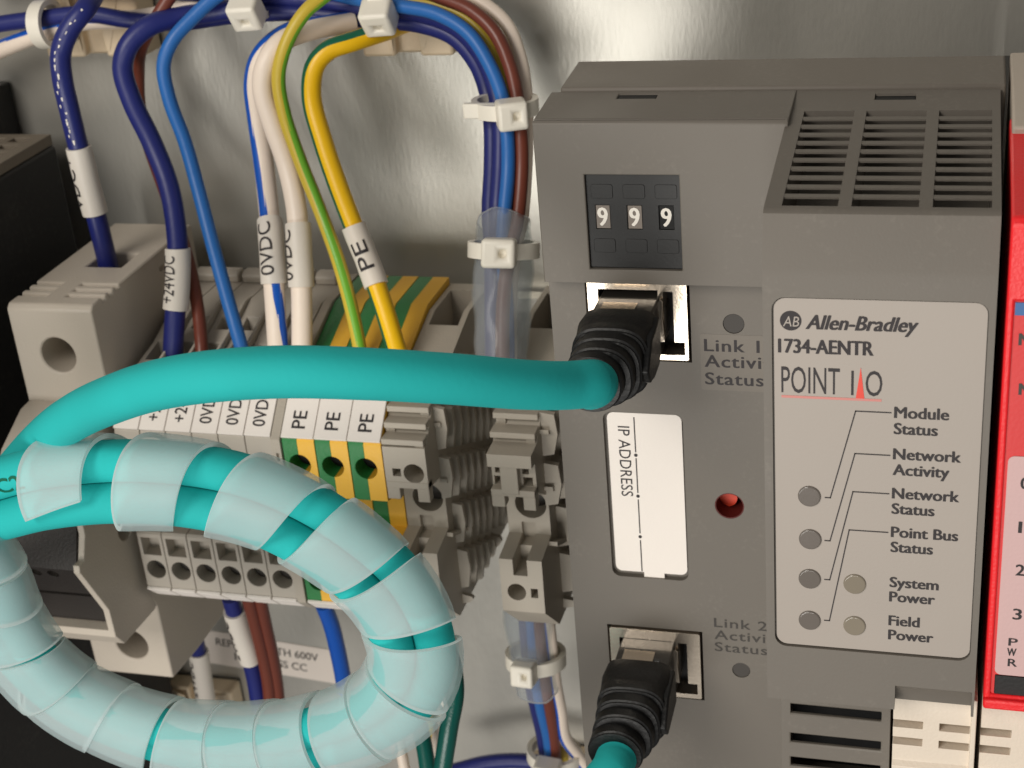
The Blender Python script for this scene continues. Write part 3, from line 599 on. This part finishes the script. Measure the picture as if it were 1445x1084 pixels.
# protruding middle with dark handle framed by a pale lip
sidep = [(-44.0, -13.4), (-47.0, -13.6), (-54.0, -17.0), (-58.4, -22.0), (-58.5, -28.5), (-60.2, -32.1), (-61.7, -32.0), (-61.9, -33.2), (-56.8, -43.4), (-56.6, -48.6), (-54.7, -51.1), (-44.0, -51.6)]
bm = prismx(NB(), sidep, FX0 + 0.2, FX1)
inn = [(-70, -17.5), (-57.0, -23.0), (-57.2, -29.0), (-59.5, -32.6), (-54.6, -43.6), (-54.2, -47.4), (-70, -47.4)]
bm = cut(bm, [prismx(NB(), inn, FX0 - 1.5, FX1 - 1.1), cyl(NB(), (FX1 - 4, -47.6, -33.6), (FX1 + 1, -47.6, -33.6), 2.2, 28)]); link('front_frame', bm, 'fuse', fh, bevel=0.15, smooth=30)
hd = [(-55.5, -23.4), (-56.7, -23.2), (-60.5, -32.4), (-61.0, -33.4), (-55.4, -43.8), (-54.6, -47.2), (-53, -47.2)]
bm = cut(prismx(NB(), hd, FX0 + 0.4, FX1 - 1.25), [cyl(NB(), (x, -66, -36.2), (x, -54, -33.5), 0.95, 20) for x in (-78.6, -75.6)] + [prismx(NB(), [(-59.0, -40.2), (-59.0, -41.0), (-56, -41.0), (-56, -40.2)], FX0, FX1)])
link('handle', bm, 'handle', fh, bevel=0.2, smooth=30)
for k in range(3): link('grip_step', box(NB(), FX0 + 0.3, FX1 - 0.3, -47.0 - k * 1.6, -44.1 - k * 1.6 - 0.01 * k, -15.4 - k * 1.7, -14.0 - k * 1.7), 'fuse', fh, bevel=0.15)

# ================================================================== BLACK RELAY at the far left
rl = empty('relay', (-118, -8, -60), 'black relay at the far left with a pale vented top', 'relay')
RX = -93.0
link('case', box(NB(), -160, RX, -74, -8, -125, 17.0), 'relay', rl, bevel=0.6)
bm = cut(box(NB(), -160, RX - 0.3, -73.6, -8.4, 17.05, 18.9), [box(NB(), -99.2 - 4.6 * i, -96.0 - 4.6 * i, -12.8 - 3.9 * j, -10.4 - 3.9 * j, 17.6, 20) for i in range(4) for j in range(4)])
link('vented_top', bm, 'relaytop', rl, bevel=0.2, smooth=30)
link('rail_foot', box(NB(), -122, -104.5, -6.5, -0.1, 14.0, 26.0), 'relay', rl, bevel=0.5)

# ================================================================== RED SAFETY MODULE and neighbours at the right
rd = empty('safety_module', (75, -8, -20), 'bright red plastic module at the right edge with pale numbered label', 'module')
RXL = 60.85; RXR = 84
prof = [(-58, 36.0), (-63.5, 35.6), (-82.3, 33.2), (-83, 32.4), (-83, -26.0), (-60, -26.0)]
bm = prismx(NB(), prof, RXL, RXR)
bm = cut(bm, [box(NB(), RXL + 0.75, RXR - 1, -85, -82.35, -24.7, 24.3)]); link('housing', bm, 'red', rd, bevel=0.35, smooth=30)
link('face_label', box(NB(), RXL + 0.78, RXR - 1.05, -82.6, -82.3, -24.65, 24.25), 'redlab', rd, smooth=0)
link('blue_bar', box(NB(), RXL + 0.85, RXR - 2, -82.72, -82.55, 22.7, 24.1), 'bluebar', rd, smooth=0)
pk = link('number_label', prismy(NB(), rrect(61.95, RXR - 2, -21.9, 6.4, 0.7), -82.72, -82.5), 'pinklab', rd, smooth=0)
bm = NB()
for s, px, py in (('0', 1440, 690), ('1', 1437, 752), ('2', 1433, 812), ('3', 1429, 874)):
    p = U(px, py, -82.75); textmesh(bm, s, (p[0], -82.72, p[2]), EX, EZ, 1.4, width=0.9 if s != '1' else 0.3, bold=0.01)
for s, px, py in (('P', 1423, 911), ('W', 1421, 925), ('R', 1422, 940)):
    p = U(px, py, -82.75); textmesh(bm, s, (p[0], -82.72, p[2]), EX, EZ, 1.0, width=0.95, bold=0.01)
link('lettering', bm, 'ink', pk, smooth=0)
bm = NB()
for s, py in (('N', 487), ('N', 557)):
    p = U(1438, py, -82.6); textmesh(bm, s, (p[0], -82.6, p[2]), EX, EZ, 1.3, width=1.05, bold=0.02)
link('lettering', bm, 'greyink', rd, smooth=0)
link('dark_window', box(NB(), 62.0, RXR - 2, -82.8, -82.2, -24.6, -22.0), 'black', rd, smooth=0, bevel=0.1)
link('top_body', prismx(NB(), [(-39.4, 20), (-39.4, 38.6), (-57.6, 37.4), (-62.9, 36.4), (-62.9, 35.0), (-58.6, 34), (-57.6, 20)], RXL + 0.2, RXR), 'beige', rd, bevel=0.3)
link('red_front_lip', box(NB(), RXL, RXR, -83.6, -82.4, -26.3, -25.0), 'red', rd, bevel=0.3)
link('lower_body', box(NB(), RXL + 0.4, RXR, -58.5, -8, -80, 30), 'black', rd, smooth=0)
def term_base(x0, x1, label):
    r = empty('wiring_base', ((x0 + x1) / 2, -58, -80), label, 'wiring base', 'cream wiring bases')
    prof = [(-76.2, -26.6), (-77.2, -27.2), (-78.4, -30.0), (-78.4, -39.0), (-79.0, -39.6), (-79.0, -41.4), (-78.4, -41.8), (-78.4, -80), (-58.5, -80), (-58.5, -26.6)]
    cs = [box(NB(), a, b, -80, -74.5, z - 1.15, z) for z in (-33.0, -35.6) for a, b in ((x0 - 1, x0 + 3.55), (x1 - 3.9, x1 - 0.35))]
    cs += [box(NB(), x0 + 1.4, x0 + 4.0, -80, -73, -47.5, -42.9), box(NB(), x1 - 4.6, x1 - 2.0, -80, -73, -47.5, -42.9), box(NB(), x0 + 1.6, x0 + 3.4, -80, -77.6, -42.6, -41.9), box(NB(), x1 - 4.3, x1 - 2.3, -80, -77.6, -42.6, -41.9)]
    bm = cut(prismx(NB(), prof, x0, x1), cs); link('body', bm, 'cream', r, bevel=0.18, smooth=30)
    link('side_rib', box(NB(), x1 - 0.3, x1 + 0.3, -79.3, -62, -80, -28.5), 'cream', r, bevel=0.12)
    for a, b, m_ in ((x0 + 1.3, x0 + 4.1, 'teal2'), (x1 - 4.7, x1 - 1.9, 'greyink')): link('clamp_window', box(NB(), a, b, -73.6, -73.0, -47.8, -42.6), m_, r, smooth=0)
    return r
term_base(50.75, 60.1, 'cream slotted wiring base below the grey network adapter label')
term_base(60.95, 70.3, 'cream slotted wiring base below the bright red module')

# ================================================================== WIRES
def wire(name, pts, r, m, label, group=None, sleeve=None, stripe_=None, word=None, wth=math.pi / 2, cap=None, seg=14):
    path = Path([U(*p) for p in pts]); plain = not (sleeve or stripe_)
    if plain:
        o = link(name, tube(NB(), path, r, n=seg), m, label=label, cat='wire', group=group); return o, path
    rt = empty(name, path.P[-1], label, 'wire', group); link('insulation', tube(NB(), path, r, n=seg), m, rt)
    if stripe_:
        mm, th, half = stripe_; link('stripe', stripe(NB(), path, r, th, half), mm, rt)
    if sleeve:
        (pa, pb) = sleeve; a, b = path.near(U(*pa)), path.near(U(*pb)); bm = NB(); rs = r + 0.38
        tube(bm, path, rs, a, b, n=20, rf=lambda f: 1.0 + 0.012 * math.sin(9 * f), cap=True)
        sl = link('marker_sleeve', bm, 'sleeve', rt)
        if word:
            bm = NB(); L = b - a; c_ = cap or rs * 1.15; wl = min(L * 0.78, c_ * 0.95 * len(word)); q = (a + b) / 2
            wraptext(bm, path, q - wl / 2, q + wl / 2, rs * 1.03, word, wth, c_, bold=0.0); link('lettering', bm, 'ink', sl, smooth=0)
    return rt, path
HB = 'control wires behind the terminals'
D = -16
na, pa = wire('wire', [(160, -40, -13), (135, -10, -17), (121, 12, -22), (98, 42, -24), (86, 75, -25), (88, 110, -26), (98, 155, -26), (110, 205, -26), (124, 262, -26), (140, 322, -26), (152, 372, -25.5), (156, 392, -25)], 1.62, 'navy',
     'navy wire with white print and pale sleeve entering the fuse holder top', HB, sleeve=((116, 205, -26), (137, 300, -26)), word='VDC+', wth=math.pi * 0.5 + 0.8)
bm = NB()
for k in range(19):          # worn white print along the wire
    q = 11 + k * 1.15; p, t, N, B = pa.at(q); th = math.pi / 2 + random.uniform(-0.25, 0.25); 
    for j in range(random.choice((1, 2))):
        qa = q + random.uniform(-0.3, 0.3); ln = random.uniform(0.2, 0.7); wd = random.uniform(0.08, 0.22); vsx = []
        for dq, dt in ((0, -wd), (ln, -wd * 0.6), (ln, wd * 0.5), (0, wd)):
            p, t, N, B = pa.at(qa + dq); a_ = th + dt * 0.55; vsx.append(bm.verts.new(p + 1.65 * (N * math.cos(a_) + B * math.sin(a_))))
        bm.faces.new(vsx)
link('worn_print', bm, 'white', na, smooth=0)
wire('wire', [(352, 8, -13), (300, 17, -14), (255, 24, -16), (212, 36, -19), (183, 62, -21), (173, 95, -22), (186, 142, -23), (214, 200, -24), (238, 262, -26), (249, 325, -28), (251, 390, -30), (247, 445, -32), (244, 500, -33.5), (244, 530, -34)], 1.62, 'navy',
     'navy wire with white +24VDC sleeve dropping behind the teal cable', HB, sleeve=((249, 350, -29), (247, 436, -31.5)), word='+24VDC', wth=math.pi * 0.5 + 0.35)
wire('wire', [(262, -30, -14), (240, -4, -16), (216, 34, -17.5), (199, 68, -17), (195, 105, -14), (197, 150, -13), (207, 195, -14), (231, 265, -17), (258, 340, -22), (272, 395, -26), (281, 450, -30), (285, 500, -33.5), (286, 530, -34)], 1.05, 'brown', 'thin brown wire passing behind the navy +24VDC wire', HB)
wire('wire', [(340, -26, -14), (305, -5, -16), (272, 25, -18), (243, 58, -20), (231, 92, -21), (239, 140, -22), (261, 200, -23), (280, 268, -25), (300, 345, -28), (322, 425, -31), (341, 492, -33.5), (350, 530, -34)], 1.12, 'blue', 'single bright blue wire between the navy and the white wires', HB)
wire('wire', [(520, 34, -9), (460, 36, -11), (405, 48, -13), (370, 78, -15), (359, 115, -16), (364, 170, -17), (372, 230, -19), (379, 292, -23), (383, 345, -27), (386, 395, -30), (389, 440, -31.5), (392, 492, -33.5), (393, 530, -34)], 1.62, 'wwhite',
     'white wire with blue stripe, left one of the 0VDC pair', HB, sleeve=((380, 302, -26), (386, 400, -30)), word='0VDC', stripe_=('wblue', lambda f: math.pi / 2 + 1.0 - 2.6 * max(0, f - 0.28) * 1.0 - (0.0 if f < 0.7 else (f - 0.7) * 3.4), 0.5), wth=math.pi * 0.5 + 0.0)
wire('wire', [(500, 30, -11), (440, 42, -15), (396, 60, -19), (375, 92, -21), (371, 125, -21.5), (384, 172, -22), (405, 232, -23), (418, 292, -25.5), (422, 345, -28), (425, 400, -30), (426, 450, -32), (426, 495, -33.5), (426, 530, -34)], 1.62, 'wwhite',
     'white wire with blue stripe, right one of the 0VDC pair', HB, sleeve=((419, 318, -26.5), (425, 404, -30)), word='0VDC', stripe_=('wblue', lambda f: math.pi / 2 + 1.5 + 0.9 * f, 0.3), wth=math.pi * 0.5 + 0.75)
wire('wire', [(500, -45, -13), (468, -14, -16), (430, 18, -19), (404, 62, -21), (393, 108, -22), (401, 160, -22.5), (424, 228, -24), (452, 298, -26), (478, 370, -29), (497, 440, -31.5), (508, 495, -33.5), (511, 530, -34)], 1.08, 'wyellow2',
     'thin yellow and light green wire in front of the white pair', HB, stripe_=('wgreen2', lambda f: math.pi / 2 - 0.9 - 0.35 * math.sin(6 * f), 0.62))
wire('wire', [(610, 22, -4), (574, 32, -7), (540, 45, -13), (500, 58, -17), (462, 72, -19), (444, 95, -20), (440, 138, -21), (456, 200, -23), (477, 262, -25), (500, 322, -27), (523, 380, -29), (542, 435, -31.5), (558, 488, -33.5), (570, 530, -34)], 1.52, 'wyellow',
     'thick yellow wire with dark green stripe and PE sleeve', HB, sleeve=((503, 318, -27), (530, 405, -30)), word='PE', cap=2.4, stripe_=('wgreen', lambda f: math.pi / 2 + 0.95, 0.5), wth=math.pi * 0.5 - 0.25)
# the run along the top that turns down into the clear tube
TB = 'wires bundled along the top and down the clear tube'
wire('wire', [(-60, 46, -12), (0, 34, -12), (60, 26, -12), (125, 20, -12), (180, 28, -11), (250, 32, -10), (330, 22, -10), (420, 18, -10), (520, 28, -10.5), (590, 34, -11), (640, 52, -12), (672, 88, -13), (688, 130, -14), (694, 170, -16), (695, 230, -19), (692, 300, -23), (695, 345, -25.5), (696, 430, -30.5), (697, 520, -35.5)], 1.35, 'navy', 'outer navy wire, lowest in the bundle along the top', TB)
wire('wire', [(-60, -14, -10), (0, -16, -10), (110, -18, -10), (300, -8, -9), (420, 0, -9.5), (520, 12, -11), (595, 20, -12), (648, 42, -13.5), (682, 82, -15), (700, 130, -17), (706, 175, -19), (706, 230, -21.5), (702, 300, -25), (702, 345, -26), (704, 430, -29.5), (705, 520, -34.5)], 1.32, 'navy', 'inner navy wire, second lowest in the bundle along the top', TB)
wire('wire', [(430, -20, -10), (500, -2, -12), (560, 8, -14), (615, 19, -15.5), (660, 46, -17), (690, 90, -18.5), (710, 142, -20), (716, 190, -21.5), (717, 240, -23), (711, 310, -26.5), (709, 350, -28), (715, 430, -31.5), (717, 520, -35.8)], 1.05, 'blue', 'bright blue wire in the bundle turning down to the clear tube', TB)
wire('wire', [(480, -22, -9), (560, -2, -11), (620, 8, -12.5), (662, 28, -13.5), (692, 64, -14.5), (708, 105, -15.5), (716, 150, -17), (720, 220, -20), (716, 310, -24)], 0.95, 'wyellow2', 'dull yellow wire between the blue and brown bundle wires', TB)
wire('wire', [(560, -24, -11), (620, -4, -13), (664, 14, -14.5), (698, 46, -16), (719, 92, -17.5), (730, 140, -19), (735, 190, -20.5), (736, 240, -22), (730, 310, -25.5), (720, 350, -28), (710, 430, -32.6), (709, 520, -37.4)], 1.05, 'brown', 'brown wire on the right of the bundle entering the clear tube', TB)
wire('wire', [(620, -24, -9), (680, 4, -11), (716, 36, -12.5), (734, 82, -14), (741, 122, -15.5), (743, 200, -18), (736, 310, -24), (727, 350, -27), (720, 430, -30), (720, 520, -34.6)], 1.05, 'wwhite', 'white wire outermost at the bend of the top bundle', TB)
wire('wire', [(-60, 96, -9), (0, 70, -10), (60, 46, -11), (120, 30, -11), (200, 26, -9), (280, 8, -8), (350, -10, -8)], 1.5, 'wwhite', 'white wire with blue stripe crossing the left mount under the navy', TB, stripe_=('wblue', lambda f: math.pi / 2 - 1.5 + 2.4 * f, 0.35))
# clear tube with its wires, upper and lower
tpth = Path([U(711, 312, -24), U(711, 350, -27), U(709, 420, -31), U(708, 500, -35), U(712, 560, -38)])
def hollow(path, r, t=0.25, rf=None):
    bm = NB(); n = 26; k = max(4, int(path.L / 0.8)); R_ = []
    for f in np.linspace(0, 1, k):
        p, tt, N, B = path.at(f * path.L); rr = r * (rf(f) if rf else 1); R_.append([bm.verts.new(p + rr * (1 + 0.05 * math.sin(2 * x + 6 * f) + 0.035 * math.sin(5 * x - 17 * f + 1) + 0.02 * math.sin(9 * x + 31 * f)) * (N * math.cos(x) + B * math.sin(x)) + tt * (0.5 * math.sin(2 * x + 1) if f == 0 else 0)) for x in np.linspace(0, 2 * math.pi, n, endpoint=False)])
    for A, B in zip(R_, R_[1:]):
        for i in range(n): bm.faces.new((A[i], A[(i + 1) % n], B[(i + 1) % n], B[i]))
    bmesh.ops.recalc_face_normals(bm, faces=bm.faces); return bm
ct = link('clear_tube', hollow(tpth, 4.1, rf=lambda f: 1.0 + 0.04 * math.sin(5 * f)), 'shrink', smooth=60, label='clear plastic tube round the bundle above the teal cable', cat='tubing', group='clear tubes')
sm = ct.modifiers.new('t', 'SOLIDIFY'); sm.thickness = 0.3 * S; ct.data.materials.append(M['spiraledge']); sm.material_offset_rim = 1
lpth = Path([U(742, 800, -34), U(744, 850, -33), U(748, 890, -32), U(754, 940, -30), U(758, 968, -29)])
ct = link('clear_tube', hollow(lpth, 3.9), 'shrink', smooth=60, label='clear plastic tube below the lone end clamp', cat='tubing', group='clear tubes')
sm = ct.modifiers.new('t', 'SOLIDIFY'); sm.thickness = 0.3 * S; ct.data.materials.append(M['spiraledge']); sm.material_offset_rim = 1
LB = 'wires leaving the lower clear tube'
wire('wire', [(738, 830, -33), (742, 900, -31), (748, 962, -28), (756, 1000, -26), (766, 1045, -24), (772, 1100, -22)], 1.05, 'navy', 'navy wire, leftmost below the lower clear tube', LB)
wire('wire', [(748, 830, -34), (752, 900, -32), (757, 962, -29.5), (764, 1000, -27.5), (774, 1045, -25), (778, 1100, -23)], 1.05, 'blue', 'bright blue wire below the lower clear tube', LB)
wire('wire', [(756, 830, -34), (762, 900, -32), (770, 962, -29.5), (776, 1000, -27.5), (782, 1045, -25), (784, 1100, -23)], 1.1, 'brown', 'brown wire below the lower clear tube', LB)
wire('wire', [(762, 830, -31), (770, 900, -29), (778, 962, -26), (785, 1000, -24), (792, 1050, -22), (800, 1100, -20)], 0.95, 'wyellow2', 'yellow wire below the lower clear tube', LB)
wire('wire', [(768, 830, -33), (776, 900, -31), (783, 962, -28.5), (790, 1000, -26.5), (797, 1040, -24.5), (815, 1066, -23), (840, 1100, -22)], 1.15, 'wwhite', 'white wire with blue end below the lower clear tube', LB, stripe_=('wblue', lambda f: math.pi / 2 + 0.4, 0.35))

# ---- below the terminals
BB = 'wires hanging under the terminal blocks'
wire('wire', [(262, 850, -17), (272, 885, -16), (279, 915, -15), (286, 960, -14), (292, 1000, -13), (300, 1060, -12)], 1.55, 'navy', 'navy wire in a pale sleeve left of the brown pair', BB, sleeve=((280, 921, -15), (291, 992, -13)), word='+24VDC', wth=math.pi * 0.5 + 0.8)
wire('wire', [(325, 842, -40), (336, 880, -38), (350, 920, -36), (360, 960, -34), (366, 1000, -33), (372, 1060, -31)], 1.5, 'navy', 'navy wire with pale sleeve against the brown pair', BB, sleeve=((331, 862, -39), (354, 930, -35.6)), word='24VDC', wth=math.pi * 0.5 + 0.95)
wire('wire', [(350, 842, -41), (360, 880, -39), (370, 920, -37), (378, 960, -35), (382, 1000, -34), (388, 1060, -32)], 1.15, 'brown', 'left brown wire of the pair under the terminals', BB)
wire('wire', [(366, 842, -40), (374, 880, -38), (383, 920, -36), (390, 960, -34), (394, 1000, -33), (398, 1060, -31)], 1.15, 'brown', 'right brown wire of the pair under the terminals', BB)
wire('wire', [(456, 852, -40), (467, 880, -38), (477, 920, -36), (485, 962, -34), (490, 1000, -33), (494, 1060, -31)], 1.4, 'blue' if False else 'wblue', 'single blue wire hanging below the green and yellow terminals', BB)
wire('wire', [(605, 880, -56), (634, 925, -60), (642, 975, -62), (634, 1025, -64), (624, 1090, -66), (618, 1140, -68)], 1.4, 'teal2', 'glossy dark green wire, right one beside the wrapped coil', 'dark green wires at the bottom')
wire('wire', [(570, 960, -44), (588, 1010, -46), (598, 1050, -48), (604, 1090, -50), (610, 1140, -52)], 1.35, 'teal2', 'glossy dark green wire, left one half hidden by the coil', 'dark green wires at the bottom')
wire('wire', [(640, 900, -40), (628, 980, -42), (618, 1030, -43), (612, 1090, -44)], 0.9, 'wwhite', 'thin white wire between the two dark green wires', 'pale wires at the bottom')
wire('wire', [(600, 980, -36), (606, 1040, -38), (609, 1090, -39)], 1.3, 'wyellow2', 'dull yellow wire between the two dark green wires', 'pale wires at the bottom')
wire('wire', [(545, 960, -40), (562, 1040, -42), (572, 1090, -44)], 0.95, 'wwhite', 'pale wire left of the dark green wires, under the coil', 'pale wires at the bottom')
wire('wire', [(640, 1088, -12), (690, 1076, -12), (740, 1074, -12), (800, 1084, -12), (860, 1096, -12)], 1.5, 'navy', 'dark navy wire crossing low along the bottom edge', 'wires along the bottom edge')

# ---- cable ties and adhesive mounts
def rbox(c, ex, ey, ez, w_, d, h):       # box with its own axes
    c = np.array(c); ex, ey, ez = [np.array(v, float) / np.linalg.norm(v) for v in (ex, ey, ez)]; bm = NB()
    v = [bm.verts.new(c + ex * a * w_ / 2 + ey * b * d / 2 + ez * e * h / 2) for a in (-1, 1) for b in (-1, 1) for e in (-1, 1)]
    for f in ((0, 1, 3, 2), (4, 6, 7, 5), (0, 4, 5, 1), (2, 3, 7, 6), (0, 2, 6, 4), (1, 5, 7, 3)): bm.faces.new([v[i] for i in f])
    bmesh.ops.recalc_face_normals(bm, faces=bm.faces); return bm
def tie(label, c, axis, ra, rb, head_at, hw=(4.4, 3.6, 4.6), bandw=2.3, tail=None):
    # band: ellipse round "axis"; head: block with a pawl slot standing on it
    c = np.array(c, float); ax = np.array(axis, float); ax /= np.linalg.norm(ax); e2 = np.array((0, -1.0, 0)); e2 -= ax * (e2 @ ax); e2 /= np.linalg.norm(e2); e1 = np.cross(ax, e2)
    rt = empty('cable_tie', c, label, 'cable tie', 'natural nylon cable ties'); bm = NB(); rings = []
    for t in np.linspace(0, 2 * math.pi, 40, endpoint=False):
        d_ = e1 * math.cos(t) * ra + e2 * math.sin(t) * rb; n_ = d_ / np.linalg.norm(d_)
        rings.append([bm.verts.new(c + d_ + ax * s * bandw / 2 + n_ * o) for s, o in ((-1, 0), (1, 0), (1, 0.9), (-1, 0.9))])
    for i in range(40):
        A, B = rings[i], rings[(i + 1) % 40]
        for k in range(4): bm.faces.new((A[k], A[(k + 1) % 4], B[(k + 1) % 4], B[k]))
    bmesh.ops.recalc_face_normals(bm, faces=bm.faces); link('band', bm, 'nylon', rt)
    h = c + e1 * math.cos(head_at) * (ra + hw[1] * 0.25) + e2 * math.sin(head_at) * (rb + hw[1] * 0.35); n_ = e1 * math.cos(head_at) + e2 * math.sin(head_at); t_ = np.cross(n_, ax)
    hw = tuple(0.92 * h_ for h_ in hw); hb = cut(rbox(h, t_, n_, ax, hw[0], hw[1], hw[2]), [rbox(h + n_ * hw[1] * 0.4 - t_ * hw[0] * 0.12, t_, n_, ax, hw[0] * 0.24, hw[1] * 0.5, hw[2] * 0.3)])
    link('head', hb, 'nylon', rt, bevel=0.75, seg=3)
    if tail: link('tail', rbox(c + np.array(tail), e1, e2, ax, 5.0, 0.9, bandw), 'nylon', rt, bevel=0.2)
    return rt
hor = (1, 0, 0.05); ver = (0, 0, 1)
tie('nylon tie at the far left mount, end tucked into a square head', U(66, 34, -12), hor, 3.0, 3.4, math.radians(-60), hw=(4.2, 3.4, 5.0))
tie('nylon tie on the top bundle above the white wires', U(360, -12, -12), hor, 3.4, 3.6, math.radians(60), hw=(5.0, 4.2, 5.2))
tie('nylon tie holding the top bundle to the right ivory mount', U(544, -12, -12), hor, 3.8, 4.0, math.radians(55), hw=(5.0, 4.4, 5.2))
tie('nylon tie round the descending wires beside the adapter header', U(713, 150, -18), ver, 4.2, 3.2, math.radians(66), hw=(4.8, 4.0, 4.6), tail=(-3.2, -2.6, 0.1))
tie('nylon tie clamping the upper clear tube', U(711, 352, -27.5), (0.02, 0.3, 1), 4.5, 4.5, math.radians(80), hw=(5.4, 4.4, 4.6))
tie('nylon tie with round head on the lower clear tube', U(756, 928, -30), (0, 0.15, 1), 4.2, 4.2, math.radians(95), hw=(4.2, 4.0, 4.2))
tie('nylon tie at the bottom edge beside the lower teal plug', U(782, 1064, -23), (0.1, 0, 1), 4.0, 3.6, math.radians(90), hw=(5.0, 4.4, 4.8))
def mount(px0, px1, py0, py1, label, y=-6.5):
    a, b = U(px0, py0, y), U(px1, py1, y); x0, x1, z1, z0 = a[0], b[0], a[2], b[2]
    r = empty('adhesive_mount', ((x0 + x1) / 2, 0, (z0 + z1) / 2), label, 'cable mount', 'ivory adhesive mounts')
    bm = cut(box(NB(), x0, x1, y, -0.5, z0, z1), [box(NB(), (x0 + x1) / 2 - 2.0, (x0 + x1) / 2 + 2.0, y - 1, y + 2.2, z0 - 1, z1 + 1)]); link('base', bm, 'mount', r, bevel=0.5)
    for s in (-1, 1): link('gusset', poly(NB(), [((x0 + x1) / 2 + s * 2.2, y - 1.6, z1 - 0.5), ((x0 + x1) / 2 + s * 6.0, y - 0.1, z1 - 0.5), ((x0 + x1) / 2 + s * 2.2, y - 0.1, z0 + 1.0)], (-s * 0.0 + s * 0.6, 0, 0)), 'mount', r, bevel=0.08)
    link('adhesive_pad', box(NB(), x0 + 0.3, x1 - 0.3, -0.49, -0.02, z0 + 0.3, z1 - 0.3), 'greyink', r, smooth=0)
mount(46, 206, -20, 80, 'ivory adhesive mount at the top left under the navy wires')
mount(500, 640, -20, 79, 'ivory adhesive mount under the tie of the top bundle')
mount(232, 338, 968, 1040, 'ivory adhesive mount below the terminals, left of the brown pair', y=-5)
mount(742, 865, 1072, 1150, 'ivory adhesive mount at the bottom edge under the lowest tie')

# ---- paper sticker on the panel
tl, tr_ = U(287, 888, 0), U(474, 918, 0); zt = (tl[2] + tr_[2]) / 2; ang = math.atan2(tr_[2] - tl[2], tr_[0] - tl[0])
ex = np.array((math.cos(ang), 0, math.sin(ang))); ez = np.array((-math.sin(ang), 0, math.cos(ang)))
st = empty('warning_sticker', tl, 'pale paper sticker on the panel about replacing the fuse', 'sticker')
o = tl + np.array((0, -0.15, 0)); Wd = np.linalg.norm(tr_ - tl); Hh = 8.2
link('paper', poly(NB(), [o, o + ex * Wd, o + ex * Wd - ez * Hh, o - ez * Hh], (0, 0.1, 0)), 'sticker', st, smooth=0)
bm = NB(); textmesh(bm, 'REPLACE WITH 600V', o + ex * 2.6 - ez * 3.3, ex, ez, 1.75, width=Wd - 6.5, bold=0.008, n=(0, -1, 0)); textmesh(bm, '1.0A CLASS CC', o + ex * 6.5 - ez * 6.3, ex, ez, 1.75, width=Wd - 13.0, bold=0.008, n=(0, -1, 0))
link('lettering', bm, 'greyink', st, smooth=0)
